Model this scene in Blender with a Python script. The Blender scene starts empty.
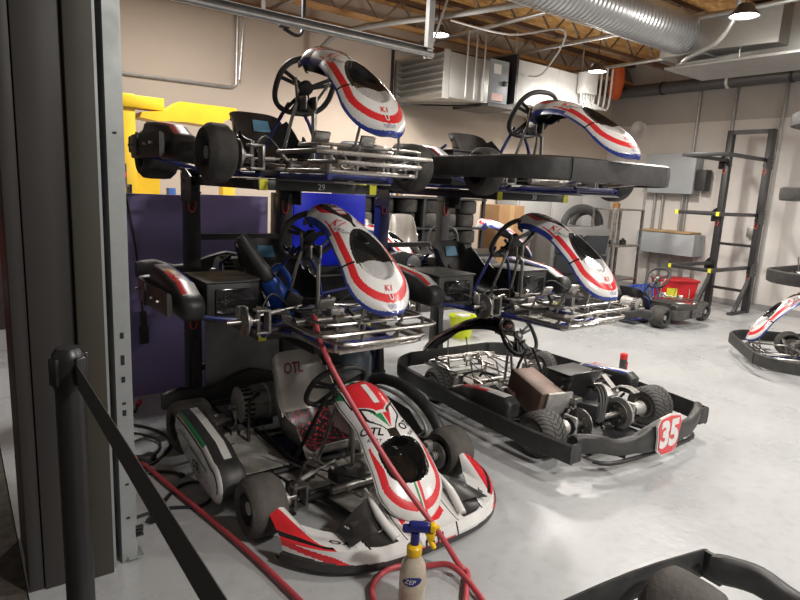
import bpy, bmesh, math, random
from mathutils import Vector, Matrix
random.seed(7)
PI = math.pi
C = bpy.context.scene.collection
def V(*a): return Vector(a)
def rad(d): return math.radians(d)

# ------------------------------------------------------------------ materials
MATS = {}
def mat(name, col, rough=.5, metal=0., dirt=0., dcol=None, scale=6., bump=0., emis=None, es=0., coat=0., spec=.5, bscale=None, detail=6.):
    if name in MATS: return MATS[name]
    m = bpy.data.materials.new(name); m.use_nodes = True
    nt = m.node_tree; b = nt.nodes['Principled BSDF']
    c4 = (*col, 1)
    b.inputs['Base Color'].default_value = c4
    b.inputs['Roughness'].default_value = rough
    b.inputs['Metallic'].default_value = metal
    b.inputs['Specular IOR Level'].default_value = spec
    if coat: b.inputs['Coat Weight'].default_value = coat; b.inputs['Coat Roughness'].default_value = .08
    if emis: b.inputs['Emission Color'].default_value = (*emis, 1); b.inputs['Emission Strength'].default_value = es
    if dirt or bump:
        tc = nt.nodes.new('ShaderNodeTexCoord'); n = nt.nodes.new('ShaderNodeTexNoise')
        n.inputs['Scale'].default_value = scale; n.inputs['Detail'].default_value = detail; n.inputs['Roughness'].default_value = .6
        nt.links.new(tc.outputs['Object'], n.inputs['Vector'])
        if dirt:
            r = nt.nodes.new('ShaderNodeValToRGB'); r.color_ramp.elements[0].position = .35; r.color_ramp.elements[1].position = .7
            d = dcol or tuple(x * .45 for x in col)
            mx = tuple(col[i] * (1 - dirt) + d[i] * dirt for i in range(3))
            r.color_ramp.elements[0].color = c4; r.color_ramp.elements[1].color = (*mx, 1)
            nt.links.new(n.outputs['Fac'], r.inputs['Fac']); nt.links.new(r.outputs['Color'], b.inputs['Base Color'])
            mr = nt.nodes.new('ShaderNodeMapRange'); mr.inputs['To Min'].default_value = max(0, rough - .1); mr.inputs['To Max'].default_value = min(1, rough + .18)
            nt.links.new(n.outputs['Fac'], mr.inputs['Value']); nt.links.new(mr.outputs['Result'], b.inputs['Roughness'])
        if bump:
            n2 = n
            if bscale:
                n2 = nt.nodes.new('ShaderNodeTexNoise'); n2.inputs['Scale'].default_value = bscale; n2.inputs['Detail'].default_value = 4
                nt.links.new(tc.outputs['Object'], n2.inputs['Vector'])
            bp = nt.nodes.new('ShaderNodeBump'); bp.inputs['Strength'].default_value = bump; bp.inputs['Distance'].default_value = .02
            nt.links.new(n2.outputs['Fac'], bp.inputs['Height']); nt.links.new(bp.outputs['Normal'], b.inputs['Normal'])
    MATS[name] = m; return m
WHITE = mat('white gelcoat', (.72, .72, .71), .22, dirt=.35, dcol=(.42, .41, .39), scale=9, coat=.5)
RED = mat('red graphic', (.66, .025, .035), .25, dirt=.2, scale=9, coat=.5)
BLUE = mat('blue graphic', (.035, .06, .32), .25, dirt=.2, scale=9, coat=.4)
GREEN = mat('green graphic', (.02, .22, .08), .3, coat=.4)
GLOSSK = mat('gloss black plastic', (.012, .012, .013), .14, coat=.6)
BLACKP = mat('scuffed black plastic', (.024, .024, .025), .45, dirt=.6, dcol=(.062, .060, .056), scale=14, bump=.08)
BLACKM = mat('black painted steel', (.017, .017, .019), .38, dirt=.3, dcol=(.04, .04, .04), scale=8)
RUBBER = mat('tyre rubber', (.028, .027, .026), .72, dirt=.8, dcol=(.085, .08, .072), scale=10, bump=.25, bscale=60)
CHROME = mat('nickel plated tube', (.50, .485, .46), .27, 1., dirt=.55, dcol=(.22, .2, .18), scale=30)
STEEL = mat('worn steel', (.42, .41, .39), .38, .9, dirt=.7, dcol=(.12, .11, .10), scale=18)
ALU = mat('cast aluminium', (.52, .51, .49), .45, .5, dirt=.5, dcol=(.2, .19, .18), scale=22)
NAVY = mat('navy painted tube', (.02, .03, .17), .3, coat=.3, dirt=.3, scale=15)
SILVER = mat('silver plastic scoop', (.55, .56, .57), .25, .3, dirt=.4, scale=20)
FLOORPAN = mat('scratched floor pan', (.44, .42, .39), .45, .25, dirt=.7, dcol=(.16, .15, .13), scale=10)
SEATK = mat('black fibreglass seat', (.016, .016, .017), .3, dirt=.5, dcol=(.05, .05, .05), scale=12)
SEATG = mat('grey fibreglass seat', (.36, .34, .31), .3, .35, dirt=.5, dcol=(.24, .22, .2), scale=5, coat=.3)
YELLOW = mat('yellow tape', (.75, .72, .04), .5)
LTBLUE = mat('pale blue sticker', (.16, .42, .66), .5)
COPPER = mat('brown battery case', (.13, .09, .07), .45, .4, dirt=.8, dcol=(.24, .14, .11), scale=7)

# ------------------------------------------------------------------ mesh builder
class MB:
    def __init__(s): s.v = []; s.f = []; s.m = []; s.mats = []
    def mi(s, m):
        if m not in s.mats: s.mats.append(m)
        return s.mats.index(m)
    def add(s, vs, fs, m):
        o = len(s.v); k = s.mi(m)
        s.v += [Vector(v) for v in vs]
        for f in fs: s.f.append([i + o for i in f]); s.m.append(k)
        return s
    def box(s, c, size, m, rot=None, b=.0, seg=1):
        bm = bmesh.new(); bmesh.ops.create_cube(bm, size=1)
        for v in bm.verts: v.co = V(v.co.x * size[0], v.co.y * size[1], v.co.z * size[2])
        if b: bmesh.ops.bevel(bm, geom=bm.edges[:], offset=min(b, min(size) * .49), segments=seg + 1, affect='EDGES', profile=.5)
        M = Matrix.Translation(V(*c)) @ (rot.to_4x4() if rot else Matrix())
        bm.verts.index_update()
        s.add([M @ v.co for v in bm.verts], [[v.index for v in f.verts] for f in bm.faces], m); bm.free(); return s
    def span(s, a, b_, m, bev=0):          # axis aligned box between two corners
        return s.box([(a[i] + b_[i]) / 2 for i in range(3)], [abs(b_[i] - a[i]) for i in range(3)], m, b=bev)
    def beam(s, a, b_, w, h, m, up=V(0, 0, 1), bev=0):   # rectangular bar from a to b
        a = V(*a); b_ = V(*b_); d = b_ - a; L = d.length; y = d.normalized(); x = y.cross(up)
        if x.length < 1e-4: x = V(1, 0, 0)
        x.normalize(); z = x.cross(y)
        R = Matrix((x, y, z)).transposed()
        return s.box((a + b_) / 2, (w, L, h), m, rot=R, b=bev)
    def tube(s, pts, r, m, seg=8, closed=False, smooth=0, cap=True, ry=None):
        pts = [V(*p) for p in pts]
        if smooth:
            if isinstance(r, (list, tuple)): r = [lerp_tab([(i, q) for i, q in enumerate(r)], j / smooth) for j in range((len(r) - 1) * smooth + 1)]
            pts = catmull(pts, smooth, closed)
        n = len(pts); rings = []; up = None
        for i in range(n):
            if closed: d = pts[(i + 1) % n] - pts[i - 1]
            else: d = pts[min(i + 1, n - 1)] - pts[max(i - 1, 0)]
            d.normalize()
            if up is None:
                up = V(0, 0, 1) if abs(d.z) < .9 else V(1, 0, 0)
            x = d.cross(up)
            if x.length < 1e-5: x = V(1, 0, 0)
            x.normalize(); up2 = x.cross(d); up = up2
            rr = r[i] if isinstance(r, (list, tuple)) else r
            r2 = ry or rr
            rings.append([pts[i] + x * rr * math.cos(2 * PI * k / seg) + up2 * r2 * math.sin(2 * PI * k / seg) for k in range(seg)])
        vs = [p for R_ in rings for p in R_]; fs = []
        for i in range(n if closed else n - 1):
            j = (i + 1) % n
            for k in range(seg):
                l = (k + 1) % seg
                fs.append([i * seg + k, i * seg + l, j * seg + l, j * seg + k])
        if not closed and cap:
            fs.append(list(range(seg))[::-1]); fs.append([(n - 1) * seg + k for k in range(seg)])
        return s.add(vs, fs, m)
    def cyl(s, a, b_, r, m, seg=16, r2=None):
        a = V(*a); b_ = V(*b_); return s.tube([a, b_], [r, r2 if r2 is not None else r], m, seg)
    def lathe(s, prof, m, seg=32, axis='x', c=(0, 0, 0), closed=False):
        c = V(*c); vs = []; fs = []; n = len(prof)
        for k in range(seg):
            a = 2 * PI * k / seg; ca, sa = math.cos(a), math.sin(a)
            for (t, r) in prof:
                p = {'x': V(t, r * ca, r * sa), 'y': V(r * sa, t, r * ca), 'z': V(r * ca, r * sa, t)}[axis]
                vs.append(c + p)
        for k in range(seg):
            l = (k + 1) % seg
            for i in range(n if closed else n - 1):
                j = (i + 1) % n
                fs.append([k * n + i, k * n + j, l * n + j, l * n + i])
        return s.add(vs, fs, m)
    def grid(s, fn, nu, nv, m, matfn=None, thick=0, flip=False, closed_u=False):
        P = [[V(*fn(i / nu, j / nv)) for i in range(nu + 1)] for j in range(nv + 1)]
        W = nu + 1
        if thick:
            N = [[None] * W for _ in range(nv + 1)]
            for j in range(nv + 1):
                for i in range(W):
                    du = P[j][min(i + 1, nu)] - P[j][max(i - 1, 0)]; dv = P[min(j + 1, nv)][i] - P[max(j - 1, 0)][i]
                    q = du.cross(dv); N[j][i] = q.normalized() if q.length > 1e-9 else V(0, 0, 1)
        o = len(s.v); s.v += [P[j][i] for j in range(nv + 1) for i in range(W)]
        def face(idx, mm): s.f.append(idx); s.m.append(s.mi(mm))
        for j in range(nv):
            for i in range(nu):
                mm = matfn((i + .5) / nu, (j + .5) / nv) if matfn else m
                if mm is None: continue
                q = [o + j * W + i, o + j * W + i + 1, o + (j + 1) * W + i + 1, o + (j + 1) * W + i]
                face(q[::-1] if flip else q, mm)
        if thick:
            o2 = len(s.v); s.v += [P[j][i] - N[j][i] * thick for j in range(nv + 1) for i in range(W)]
            bk = m; thick_ = thick
            for j in range(nv):
                for i in range(nu):
                    if matfn and matfn((i + .5) / nu, (j + .5) / nv) is None: continue
                    q = [o2 + j * W + i, o2 + (j + 1) * W + i, o2 + (j + 1) * W + i + 1, o2 + j * W + i + 1]
                    face(q[::-1] if flip else q, bk)
            for i in range(nu):
                face([o + i, o2 + i, o2 + i + 1, o + i + 1], bk); a = nv * W
                face([o + a + i + 1, o2 + a + i + 1, o2 + a + i, o + a + i], bk)
            for j in range(nv):
                face([o + (j + 1) * W, o2 + (j + 1) * W, o2 + j * W, o + j * W], bk)
                face([o + j * W + nu, o2 + j * W + nu, o2 + (j + 1) * W + nu, o + (j + 1) * W + nu], bk)
        return s
    def prism(s, poly, t0, t1, m, plane='xy', inset=0):   # polygon extruded along the third axis
        n = len(poly)
        def P(a, b, t): return {'xy': (a, b, t), 'yz': (t, a, b), 'xz': (a, t, b)}[plane]
        vs = [P(a, b, t0) for a, b in poly] + [P(a, b, t1) for a, b in poly]
        fs = [list(range(n))[::-1], [n + i for i in range(n)]] + [[i, (i + 1) % n, n + (i + 1) % n, n + i] for i in range(n)]
        return s.add(vs, fs, m)
    def mesh(s, name, smooth=38):
        me = bpy.data.meshes.new(name); me.from_pydata([tuple(v) for v in s.v], [], s.f)
        for m in s.mats: me.materials.append(m)
        me.polygons.foreach_set('material_index', s.m)
        bm = bmesh.new(); bm.from_mesh(me); bmesh.ops.remove_doubles(bm, verts=bm.verts, dist=1e-5)
        bmesh.ops.recalc_face_normals(bm, faces=bm.faces); bm.to_mesh(me); bm.free()
        if smooth:
            me.polygons.foreach_set('use_smooth', [True] * len(me.polygons))
            me.set_sharp_from_angle(angle=rad(smooth))
        me.update(); return me
    def obj(s, name, parent=None, smooth=38): return link(name, s.mesh(name, smooth), parent)
def catmull(P, k, closed=False):
    n = len(P); out = []
    g = (lambda i: P[i % n]) if closed else (lambda i: P[max(0, min(n - 1, i))])
    for i in range(n if closed else n - 1):
        p0, p1, p2, p3 = g(i - 1), g(i), g(i + 1), g(i + 2)
        for q in range(k):
            t = q / k
            out.append(.5 * ((2 * p1) + (p2 - p0) * t + (2 * p0 - 5 * p1 + 4 * p2 - p3) * t * t + (3 * p1 - p0 - 3 * p2 + p3) * t ** 3))
    if not closed: out.append(P[-1].copy())
    return out
def link(name, data, parent=None, loc=None, rz=None):
    o = bpy.data.objects.new(name, data); C.objects.link(o)
    if parent: o.parent = parent
    if loc is not None: o.location = loc
    if rz is not None: o.rotation_euler = (0, 0, rz)
    return o
def tag(o, label, cat, group=None, kind=None):
    o['label'] = label; o['category'] = cat
    if group: o['group'] = group
    if kind: o['kind'] = kind
    return o
def thing(name, label, cat, loc=(0, 0, 0), rz=0, group=None):
    return tag(link(name, None, None, loc, rz), label, cat, group)
def struct(o): o['kind'] = 'structure'; return o

# lettering: a filled font outline as a mesh, subdivided so that it can be bent over a surface
_TX = {}
def text_geo(txt, shear=0, cuts=1, offset=0):
    key = (txt, shear, cuts, offset)
    if key in _TX: return _TX[key]
    cu = bpy.data.curves.new('t', 'FONT'); cu.body = txt; cu.size = 1; cu.align_x = 'CENTER'; cu.align_y = 'CENTER'
    cu.shear = shear; cu.resolution_u = 3; cu.offset = offset
    o = bpy.data.objects.new('t', cu); C.objects.link(o)
    bpy.context.view_layer.update()
    me = o.to_mesh(); bm = bmesh.new(); bm.from_mesh(me); o.to_mesh_clear()
    bmesh.ops.triangulate(bm, faces=bm.faces)
    if cuts: bmesh.ops.subdivide_edges(bm, edges=bm.edges[:], cuts=cuts)
    bm.verts.index_update()
    r = ([v.co.copy() for v in bm.verts], [[v.index for v in f.verts] for f in bm.faces]); bm.free()
    bpy.data.objects.remove(o); bpy.data.curves.remove(cu)
    _TX[key] = r; return r
def text_on(mb, txt, fn, m, **k):          # fn maps flat text coordinates (em units) to a point
    vs, fs = text_geo(txt, **k); mb.add([fn(v.x, v.y) for v in vs], fs, m); return mb
def in_poly(x, y, P):
    c = False; n = len(P); j = n - 1
    for i in range(n):
        if (P[i][1] > y) != (P[j][1] > y) and x < (P[j][0] - P[i][0]) * (y - P[i][1]) / (P[j][1] - P[i][1]) + P[i][0]: c = not c
        j = i
    return c
def lerp_tab(T, v):
    for i in range(len(T) - 1):
        if v <= T[i + 1][0]:
            a, b = T[i], T[i + 1]; t = (v - a[0]) / (b[0] - a[0]); t = max(0, t)
            return a[1] + (b[1] - a[1]) * (t * t * (3 - 2 * t) if False else t)
    return T[-1][1]

# ------------------------------------------------------------------ kart parts (local: +Y nose, +X driver's right, Z up)
def curve_pt(P, v):
    n = len(P) - 1; x = v * n; i = min(int(x), n - 1); t = x - i
    g = lambda k: Vector(P[max(0, min(n, k))])
    p0, p1, p2, p3 = g(i - 1), g(i), g(i + 1), g(i + 2)
    return .5 * ((2 * p1) + (p2 - p0) * t + (2 * p0 - 5 * p1 + 4 * p2 - p3) * t * t + (3 * p1 - p0 - 3 * p2 + p3) * t ** 3)
class Panel:        # the long shield between steering wheel and nose
    def __init__(s, P, W, wrap, recess):
        s.W = W; s.wrap = wrap; s.recess = recess
        Q = [curve_pt(P, i / 400) for i in range(401)]; L = [0]
        for i in range(400): L.append(L[-1] + (Q[i + 1] - Q[i]).length)
        s.P = []; j = 0
        for k in range(61):
            t = L[-1] * k / 60
            while j < 399 and L[j + 1] < t: j += 1
            s.P.append(tuple(Q[j].lerp(Q[j + 1], (t - L[j]) / (L[j + 1] - L[j]))))
    def at(s, u, v, off=0):      # u -1..1, v 0..1
        p = curve_pt(s.P, v); d = (curve_pt(s.P, min(1, v + .01)) - curve_pt(s.P, max(0, v - .01))).normalized()
        n = V(0, -d.y, d.x); n = n if n.z > 0 or n.y > 0 else -n     # (y,z) tangent -> outward normal
        w = lerp_tab(s.W, v); e = 1.
        if v > .80: e = math.sqrt(max(0, 1 - ((v - .80) / .20) ** 2))
        if v < .06: e = math.sqrt(max(0, 1 - ((.06 - v) / .06) ** 2)) * .5 + .5
        w *= e
        drop = lerp_tab(s.wrap, v) * (abs(u) ** 2.6) * (.35 + .65 * e)
        rec = s.recess(u, v)
        pos = V(0, p.x, p.y) + n * (off - drop - rec); pos.x = u * w * (1 - .08 * abs(u) ** 6)
        return pos
    def map(s, u0, v0, size, ang, off=.003, stretch=1.):
        ca, sa = math.cos(ang), math.sin(ang); L = 1.0
        def fn(x, y):
            X = (x * ca - y * sa) * size; Y = (x * sa + y * ca) * size
            v = v0 - Y / L; w = max(.05, lerp_tab(s.W, v0)); return s.at(max(-1, min(1, u0 - X / w)), max(0, min(1, v)), off)
        return fn
def smooth(a, b, x): t = max(0, min(1, (x - a) / (b - a))); return t * t * (3 - 2 * t)
def k_win(u, v):     # 1 inside the window recess
    c = .66; h = .165
    if v < c - h or v > c + h: return -1
    t = (v - c) / h; w = .60 * (max(0, 1 - abs(t) ** 2.4) ** .5) * (.86 + .14 * t)
    return w - abs(u)
K_PANEL = Panel([(.34, .60), (.375, .675), (.46, .705), (.60, .675), (.76, .60), (.90, .50), (1.02, .385), (1.12, .25)],
                [(0, .11), (.08, .13), (.25, .115), (.4, .125), (.6, .165), (.8, .185), (1, .18)],
                [(0, .12), (.25, .10), (.45, .075), (.7, .06), (1, .07)],
                lambda u, v: .06 * smooth(0, .22, k_win(u, v)) * (1.05 - .85 * max(0, min(1, (v - .495) / .30))))
def k_mat(s, t):
    u = s * 2 - 1; v = t; a = abs(u)
    if k_win(u, v) > 0:
        return SILVER if v > .69 + .12 * a * a and a < .48 else GLOSSK
    if k_win(u, v) > -.06: return GLOSSK if v < .72 else WHITE
    e = math.sqrt(max(0, 1 - ((v - .80) / .20) ** 2)) if v > .8 else 1
    r = a if v < .80 else math.sqrt((a * e) ** 2 + ((v - .80) / .20) ** 2)
    if v > .8: r = max(r, 0); rr = math.sqrt((a * e) ** 2 + ((v - .76) / .24) ** 2)
    else: rr = math.sqrt(a * a + (max(0, v - .76) / .24) ** 2)
    if v > .48:
        if .70 < v < .712 and a > .6: return GLOSSK
        if r > .93: return BLUE
        if .64 - .10 * smooth(.8, 1, v) < rr < .82 - .06 * smooth(.8, 1, v): return RED
        return WHITE
    if a > .85: return BLUE
    if v < .13: return BLUE if a > .68 else (RED if (a > .18 and .05 < v < .1) else WHITE)
    # flared black centre bordered in red
    k = .42 * math.sin(PI * min(1, (v - .08) / .36)) + .06
    if a < k * .45 and v < .36 and v > .16: return RED if (int(v * 60) % 3 == 0) else WHITE
    if a < k: return GLOSSK
    if a < k + .16 * (1 - smooth(.25, .36, v)) + .0: return RED
    if .74 < a < .76 + .06 * smooth(.3, .48, v) and v > .33: return RED
    return WHITE
def o_win(u, v):
    c = .675; h = .13
    if v < c - h or v > c + h: return -1
    t = (v - c) / h; w = .66 * (max(0, 1 - abs(t) ** 3.6)) ** .5 * (.90 - .12 * t)
    return w - abs(u)
O_PANEL = Panel([(.355, .555), (.38, .60), (.46, .60), (.58, .55), (.72, .475), (.85, .375), (.96, .26), (1.04, .145)],
                [(0, .13), (.08, .15), (.22, .165), (.4, .155), (.6, .185), (.8, .20), (1, .195)],
                [(0, .09), (.25, .08), (.45, .07), (.7, .055), (1, .06)],
                lambda u, v: .075 * smooth(0, .34, o_win(u, v)) * (1.05 - .75 * max(0, min(1, (v - .545) / .26))))
WINK = mat('satin black recess', (.006, .006, .006), .13, spec=.35)
def o_mat(s, t):
    u = s * 2 - 1; v = t; a = abs(u)
    if o_win(u, v) > -.05: return WINK
    if .93 < a < .955 and v > .1: return GLOSSK
    if v < .10: return [GREEN, WHITE, RED][0 if .1 < u < .3 else (2 if -.3 < u < -.1 else 1)]
    if v < .112: return GLOSSK
    if v < .36 and a < .68 - .56 * smooth(.27, .37, v): return RED
    if v < .38 and a < .76 - .50 * smooth(.28, .38, v): return GLOSSK if a > .71 - .52 * smooth(.27, .37, v) else WHITE
    if v < .49:
        w = .38 * (1 - (v - .35) / .14)
        if .03 < u < w: return GREEN
        if -w < u < -.03: return RED
        if a < .42 * (1 - smooth(.38, .50, v)) + .13: return WHITE
        if a < .47 * (1 - smooth(.38, .50, v)) + .18: return GLOSSK
        return WHITE
    if .49 < v < .545 and a < .16: return GLOSSK
    e = math.sqrt(max(0, 1 - ((v - .80) / .20) ** 2)) if v > .8 else 1
    r = math.sqrt((a * e) ** 2 + (max(0, v - .76) / .24) ** 2)
    if v > .805 and a < .09: return GREEN if u > .02 else (RED if u < -.02 else WHITE)
    if v > .56 and .66 + .12 * (1 - smooth(.56, .72, v)) - .08 * smooth(.8, 1, v) < r < .84 - .04 * smooth(.8, 1, v): return RED
    return WHITE

CACHE = {}
def cached(key, fn):
    if key not in CACHE: CACHE[key] = fn()
    return CACHE[key]
DIMR = mat('dull red graphic', (.10, .012, .015), .4)
def d_mat(s, t):
    m = k_mat(s, t)
    return {RED.name: DIMR, WHITE.name: GLOSSK, BLUE.name: SEATK}.get(m.name, GLOSSK)
def m_panel(kind):
    P, f = {'K': (K_PANEL, k_mat), 'D': (K_PANEL, d_mat), 'O': (O_PANEL, o_mat)}[kind]
    return MB().grid(lambda s, t: P.at(s * 2 - 1, t), 100, 190, BLACKP, f, thick=.006).mesh('nose_panel', 60)
def m_panel_text(kind, n):
    mb = MB()
    if kind == 'K':
        sg = 1 - 2 * (n % 2)
        if n < 2: text_on(mb, 'K1', K_PANEL.map(.52 * sg, .425, .062, -sg * rad(62)), RED, shear=.2, offset=.012)
        elif n < 4: text_on(mb, 'CIRCUIT', K_PANEL.map(.56 * sg, .49, .024, -sg * rad(66)), GLOSSK, shear=.2)
        elif n == 4:
            text_on(mb, 'K1', K_PANEL.map(0, .872, .042, 0), RED, shear=.2, offset=.012); text_on(mb, 'U', K_PANEL.map(0, .918, .045, 0), WHITE, offset=.02)
        else: text_on(mb, 'CIRCUIT', K_PANEL.map(0, .964, .028, 0, off=.004), BLUE)
    else:
        sg = 1 - 2 * (n % 2)
        if n < 2: text_on(mb, 'OTL', O_PANEL.map(.60 * sg, .475, .062, -sg * rad(30)), GLOSSK, offset=.015)
        elif n < 4: text_on(mb, 'KART', O_PANEL.map(.62 * sg, .53, .028, -sg * rad(30)), GLOSSK)
        else: text_on(mb, '1', O_PANEL.map(-.06, .235, .215, 0), WHITE, offset=.03)
    return mb.mesh('lettering', 0)
def m_tyre(R, W, key, material=RUBBER):
    w = W / 2; c = .025
    prof = [(-w * .8, R * .52), (-w * .97, R * .62), (-w, R * .8), (-w + c * .35, R - c * .8), (-w + c, R - c * .15), (-w * .4, R), (w * .4, R), (w - c, R - c * .15), (w - c * .35, R - c * .8), (w, R * .8), (w * .97, R * .62), (w * .8, R * .52)]
    return MB().lathe(prof, material, 44).mesh('wheel', 50)
def m_rim(R, W, m=None):
    m = m or BLACKM; w = W / 2; mb = MB(); r = R * .55
    mb.lathe([(w * .85, r), (w * .9, r * .93), (w * .55, r * .85), (w * .25, r * .6), (w * .2, r * .3), (w * .2, 0.001)], m, 28)
    mb.lathe([(-w * .85, r), (-w * .9, r * .93), (-w * .55, r * .85), (-w * .25, r * .6), (-w * .2, r * .3), (-w * .2, 0.001)], m, 28)
    mb.cyl((-w * .75, 0, 0), (w * .75, 0, 0), R * .22, ALU, 16)
    for k in range(6):
        a = k * PI / 3; mb.cyl((-w * .3, .4 * r * math.cos(a), .4 * r * math.sin(a)), (w * .3, .4 * r * math.cos(a), .4 * r * math.sin(a)), .006, STEEL, 6)
    return mb.mesh('rim')
def tread_mat():
    m = mat('grooved tyre rubber', (.025, .025, .024), .7); nt = m.node_tree; b = nt.nodes['Principled BSDF']
    N = nt.nodes.new; tc = N('ShaderNodeTexCoord'); sp = N('ShaderNodeSeparateXYZ'); nt.links.new(tc.outputs['Object'], sp.inputs[0])
    def ma(op, a, b_=None):
        n = N('ShaderNodeMath'); n.operation = op
        for i, q in enumerate((a, b_)):
            if q is None: continue
            if isinstance(q, (int, float)): n.inputs[i].default_value = q
            else: nt.links.new(q, n.inputs[i])
        return n.outputs[0]
    ang = ma('MULTIPLY', ma('ARCTAN2', sp.outputs['Z'], sp.outputs['Y']), 26 / (2 * PI))
    ch = ma('MULTIPLY', ma('ABSOLUTE', sp.outputs['X']), 22)
    t = ma('FRACT', ma('ADD', ang, ch)); g = ma('LESS_THAN', t, .26)
    g2 = ma('LESS_THAN', ma('ABSOLUTE', ma('SUBTRACT', ma('ABSOLUTE', sp.outputs['X']), .032)), .004)
    g = ma('MAXIMUM', g, g2)
    rr = ma('SQRT', ma('ADD', ma('MULTIPLY', sp.outputs['Y'], sp.outputs['Y']), ma('MULTIPLY', sp.outputs['Z'], sp.outputs['Z'])))
    g = ma('MULTIPLY', g, ma('GREATER_THAN', rr, .112))
    mx = N('ShaderNodeMix'); mx.data_type = 'RGBA'; mx.inputs['A'].default_value = (.075, .072, .068, 1); mx.inputs['B'].default_value = (.006, .006, .006, 1)
    nt.links.new(g, mx.inputs['Factor']); nt.links.new(mx.outputs['Result'], b.inputs['Base Color'])
    bp = N('ShaderNodeBump'); bp.invert = True; bp.inputs['Strength'].default_value = 1; bp.inputs['Distance'].default_value = .006
    nt.links.new(g, bp.inputs['Height']); nt.links.new(bp.outputs['Normal'], b.inputs['Normal'])
    return m
TREAD = tread_mat()
def m_steering():
    mb = MB(); R = .165
    pts = []
    for k in range(48):
        a = 2 * PI * k / 48; c, s_ = math.cos(a), math.sin(a); e = .78
        x = math.copysign(abs(c) ** e, c) * R; y = math.copysign(abs(s_) ** e, s_) * R * .96
        pts.append((x, y, 0))
    mb.tube(pts, .0145, BLACKP, 10, closed=True, ry=.0165)
    for a in (rad(20), rad(160), rad(250), rad(290)):
        for da in (-.13, .13):
            mb.beam((.03 * math.cos(a + da), .03 * math.sin(a + da), -.012), (R * .95 * math.cos(a + da * .9), R * .95 * math.sin(a + da * .9), 0), .02, .006, BLACKM)
    mb.cyl((0, 0, -.02), (0, 0, .004), .04, BLACKM, 16); mb.cyl((0, 0, .0), (0, 0, .012), .018, STEEL, 10)
    return mb.mesh('steering_wheel')
def seat_fn(hw, low=False):
    CL = [(.18, .15), (.12, .085), (-.05, .05), (-.20, .065), (-.30, .15), (-.365, .29), (-.43, .44)] if low else [(.16, .165), (.10, .085), (-.08, .055), (-.24, .075), (-.335, .19), (-.385, .36), (-.43, .56)]
    def fn(s, t):
        u = s * 2 - 1; p = curve_pt(CL, t); d = (curve_pt(CL, min(1, t + .02)) - curve_pt(CL, max(0, t - .02))).normalized()
        n = V(0, -d.y, d.x); n = -n if (n.z + n.y) < 0 else n
        lift = lerp_tab([(0, .10), (.2, .17), (.45, .25), (.65, .22), (.85, .13), (1, .05)], t) * abs(u) ** 3.2
        w = hw * lerp_tab([(0, .9), (.3, 1), (.55, 1.05), (.8, 1.0), (1, .82)], t)
        return V(w * math.sin(u * 1.35) / math.sin(1.35), p.x, p.y - (.05 * abs(u) ** 3 if t > .9 else 0)) + n * lift
    return fn
def m_seat(m): return MB().grid(seat_fn(.20, m != SEATG), 28, 40, m, thick=.007).mesh('seat', 60)
def m_rails(m):
    mb = MB()
    for s in (1, -1):
        mb.tube([(s * .30, -.78, .09), (s * .30, -.6, .06), (s * .33, -.3, .05), (s * .33, .15, .05), (s * .22, .5, .05), (s * .17, .88, .05)], .016, m, 8, smooth=4)
        mb.tube([(s * .36, .50, .05), (s * .3, .42, .05), (s * .28, .25, .05)], .016, m, 8, smooth=3)
        mb.tube([(s * .2, .10, .07), (s * .12, .16, .3), (s * .03, .16, .45)], .011, m, 8, smooth=4)
        mb.tube([(s * .33, -.3, .06), (s * .5, -.28, .09), (s * .66, -.24, .12)], .011, m, 6)
        mb.tube([(s * .33, .2, .06), (s * .5, .22, .09), (s * .66, .2, .12)], .011, m, 6)
    for y, w in ((-.72, .3), (-.4, .32), (.12, .33), (.42, .27), (.86, .18)): mb.tube([(-w, y, .06), (w, y, .06)], .015, m, 8)
    mb.tube([(-.30, -.28, .07), (-.27, -.34, .30), (-.2, -.36, .34)], .011, m, 8); mb.tube([(.30, -.28, .07), (.27, -.34, .30), (.2, -.36, .34)], .011, m, 8)
    return mb.mesh('chassis')
def m_pan(m):
    mb = MB(); mb.prism([(-.31, .08), (-.28, .34), (-.2, .56), (-.16, .9), (.16, .9), (.2, .56), (.28, .34), (.31, .08)], .026, .032, m)
    mb.prism([(-.31, -.72), (-.31, .08), (.31, .08), (.31, -.72)], .026, .03, BLACKM)
    return mb.mesh('floor_pan')
def m_front_axle(m=None):
    m = m or STEEL; mb = MB()
    mb.tube([(-.36, .50, .07), (-.3, .46, .06), (.3, .46, .06), (.36, .50, .07)], .016, BLACKM, 8)
    for s in (1, -1):
        for z in (.075, .185): mb.box((s * .385, .53, z), (.07, .06, .012), m, b=.003)
        mb.box((s * .352, .53, .13), (.014, .06, .12), m, b=.003)
        mb.cyl((s * .40, .53, .06), (s * .40, .53, .205), .011, CHROME, 8)
        mb.cyl((s * .40, .53, .135), (s * .56, .53, .135), .0125, CHROME, 10)
        mb.beam((s * .40, .53, .12), (s * .36, .40, .115), .03, .012, m)
        mb.cyl((s * .36, .40, .125), (s * .05, .30, .14), .008, CHROME, 8)
        mb.cyl((s * .30, .385, .128), (s * .20, .35, .132), .012, ALU, 8)
        for k in range(3): mb.cyl((s * (.44 + k * .014), .53, .135), (s * (.449 + k * .014), .53, .135), .026, ALU, 12)
        mb.lathe([(-.004, .03), (-.004, .075), (.004, .075), (.004, .03)], STEEL, 24, c=(s * .475, .53, .135), closed=True)
        mb.box((s * .462, .475, .17), (.05, .05, .06), ALU, b=.008)
        mb.box((s * .462, .49, .10), (.035, .03, .04), BLACKM, b=.004)
    return mb.mesh('front_axle')
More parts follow.
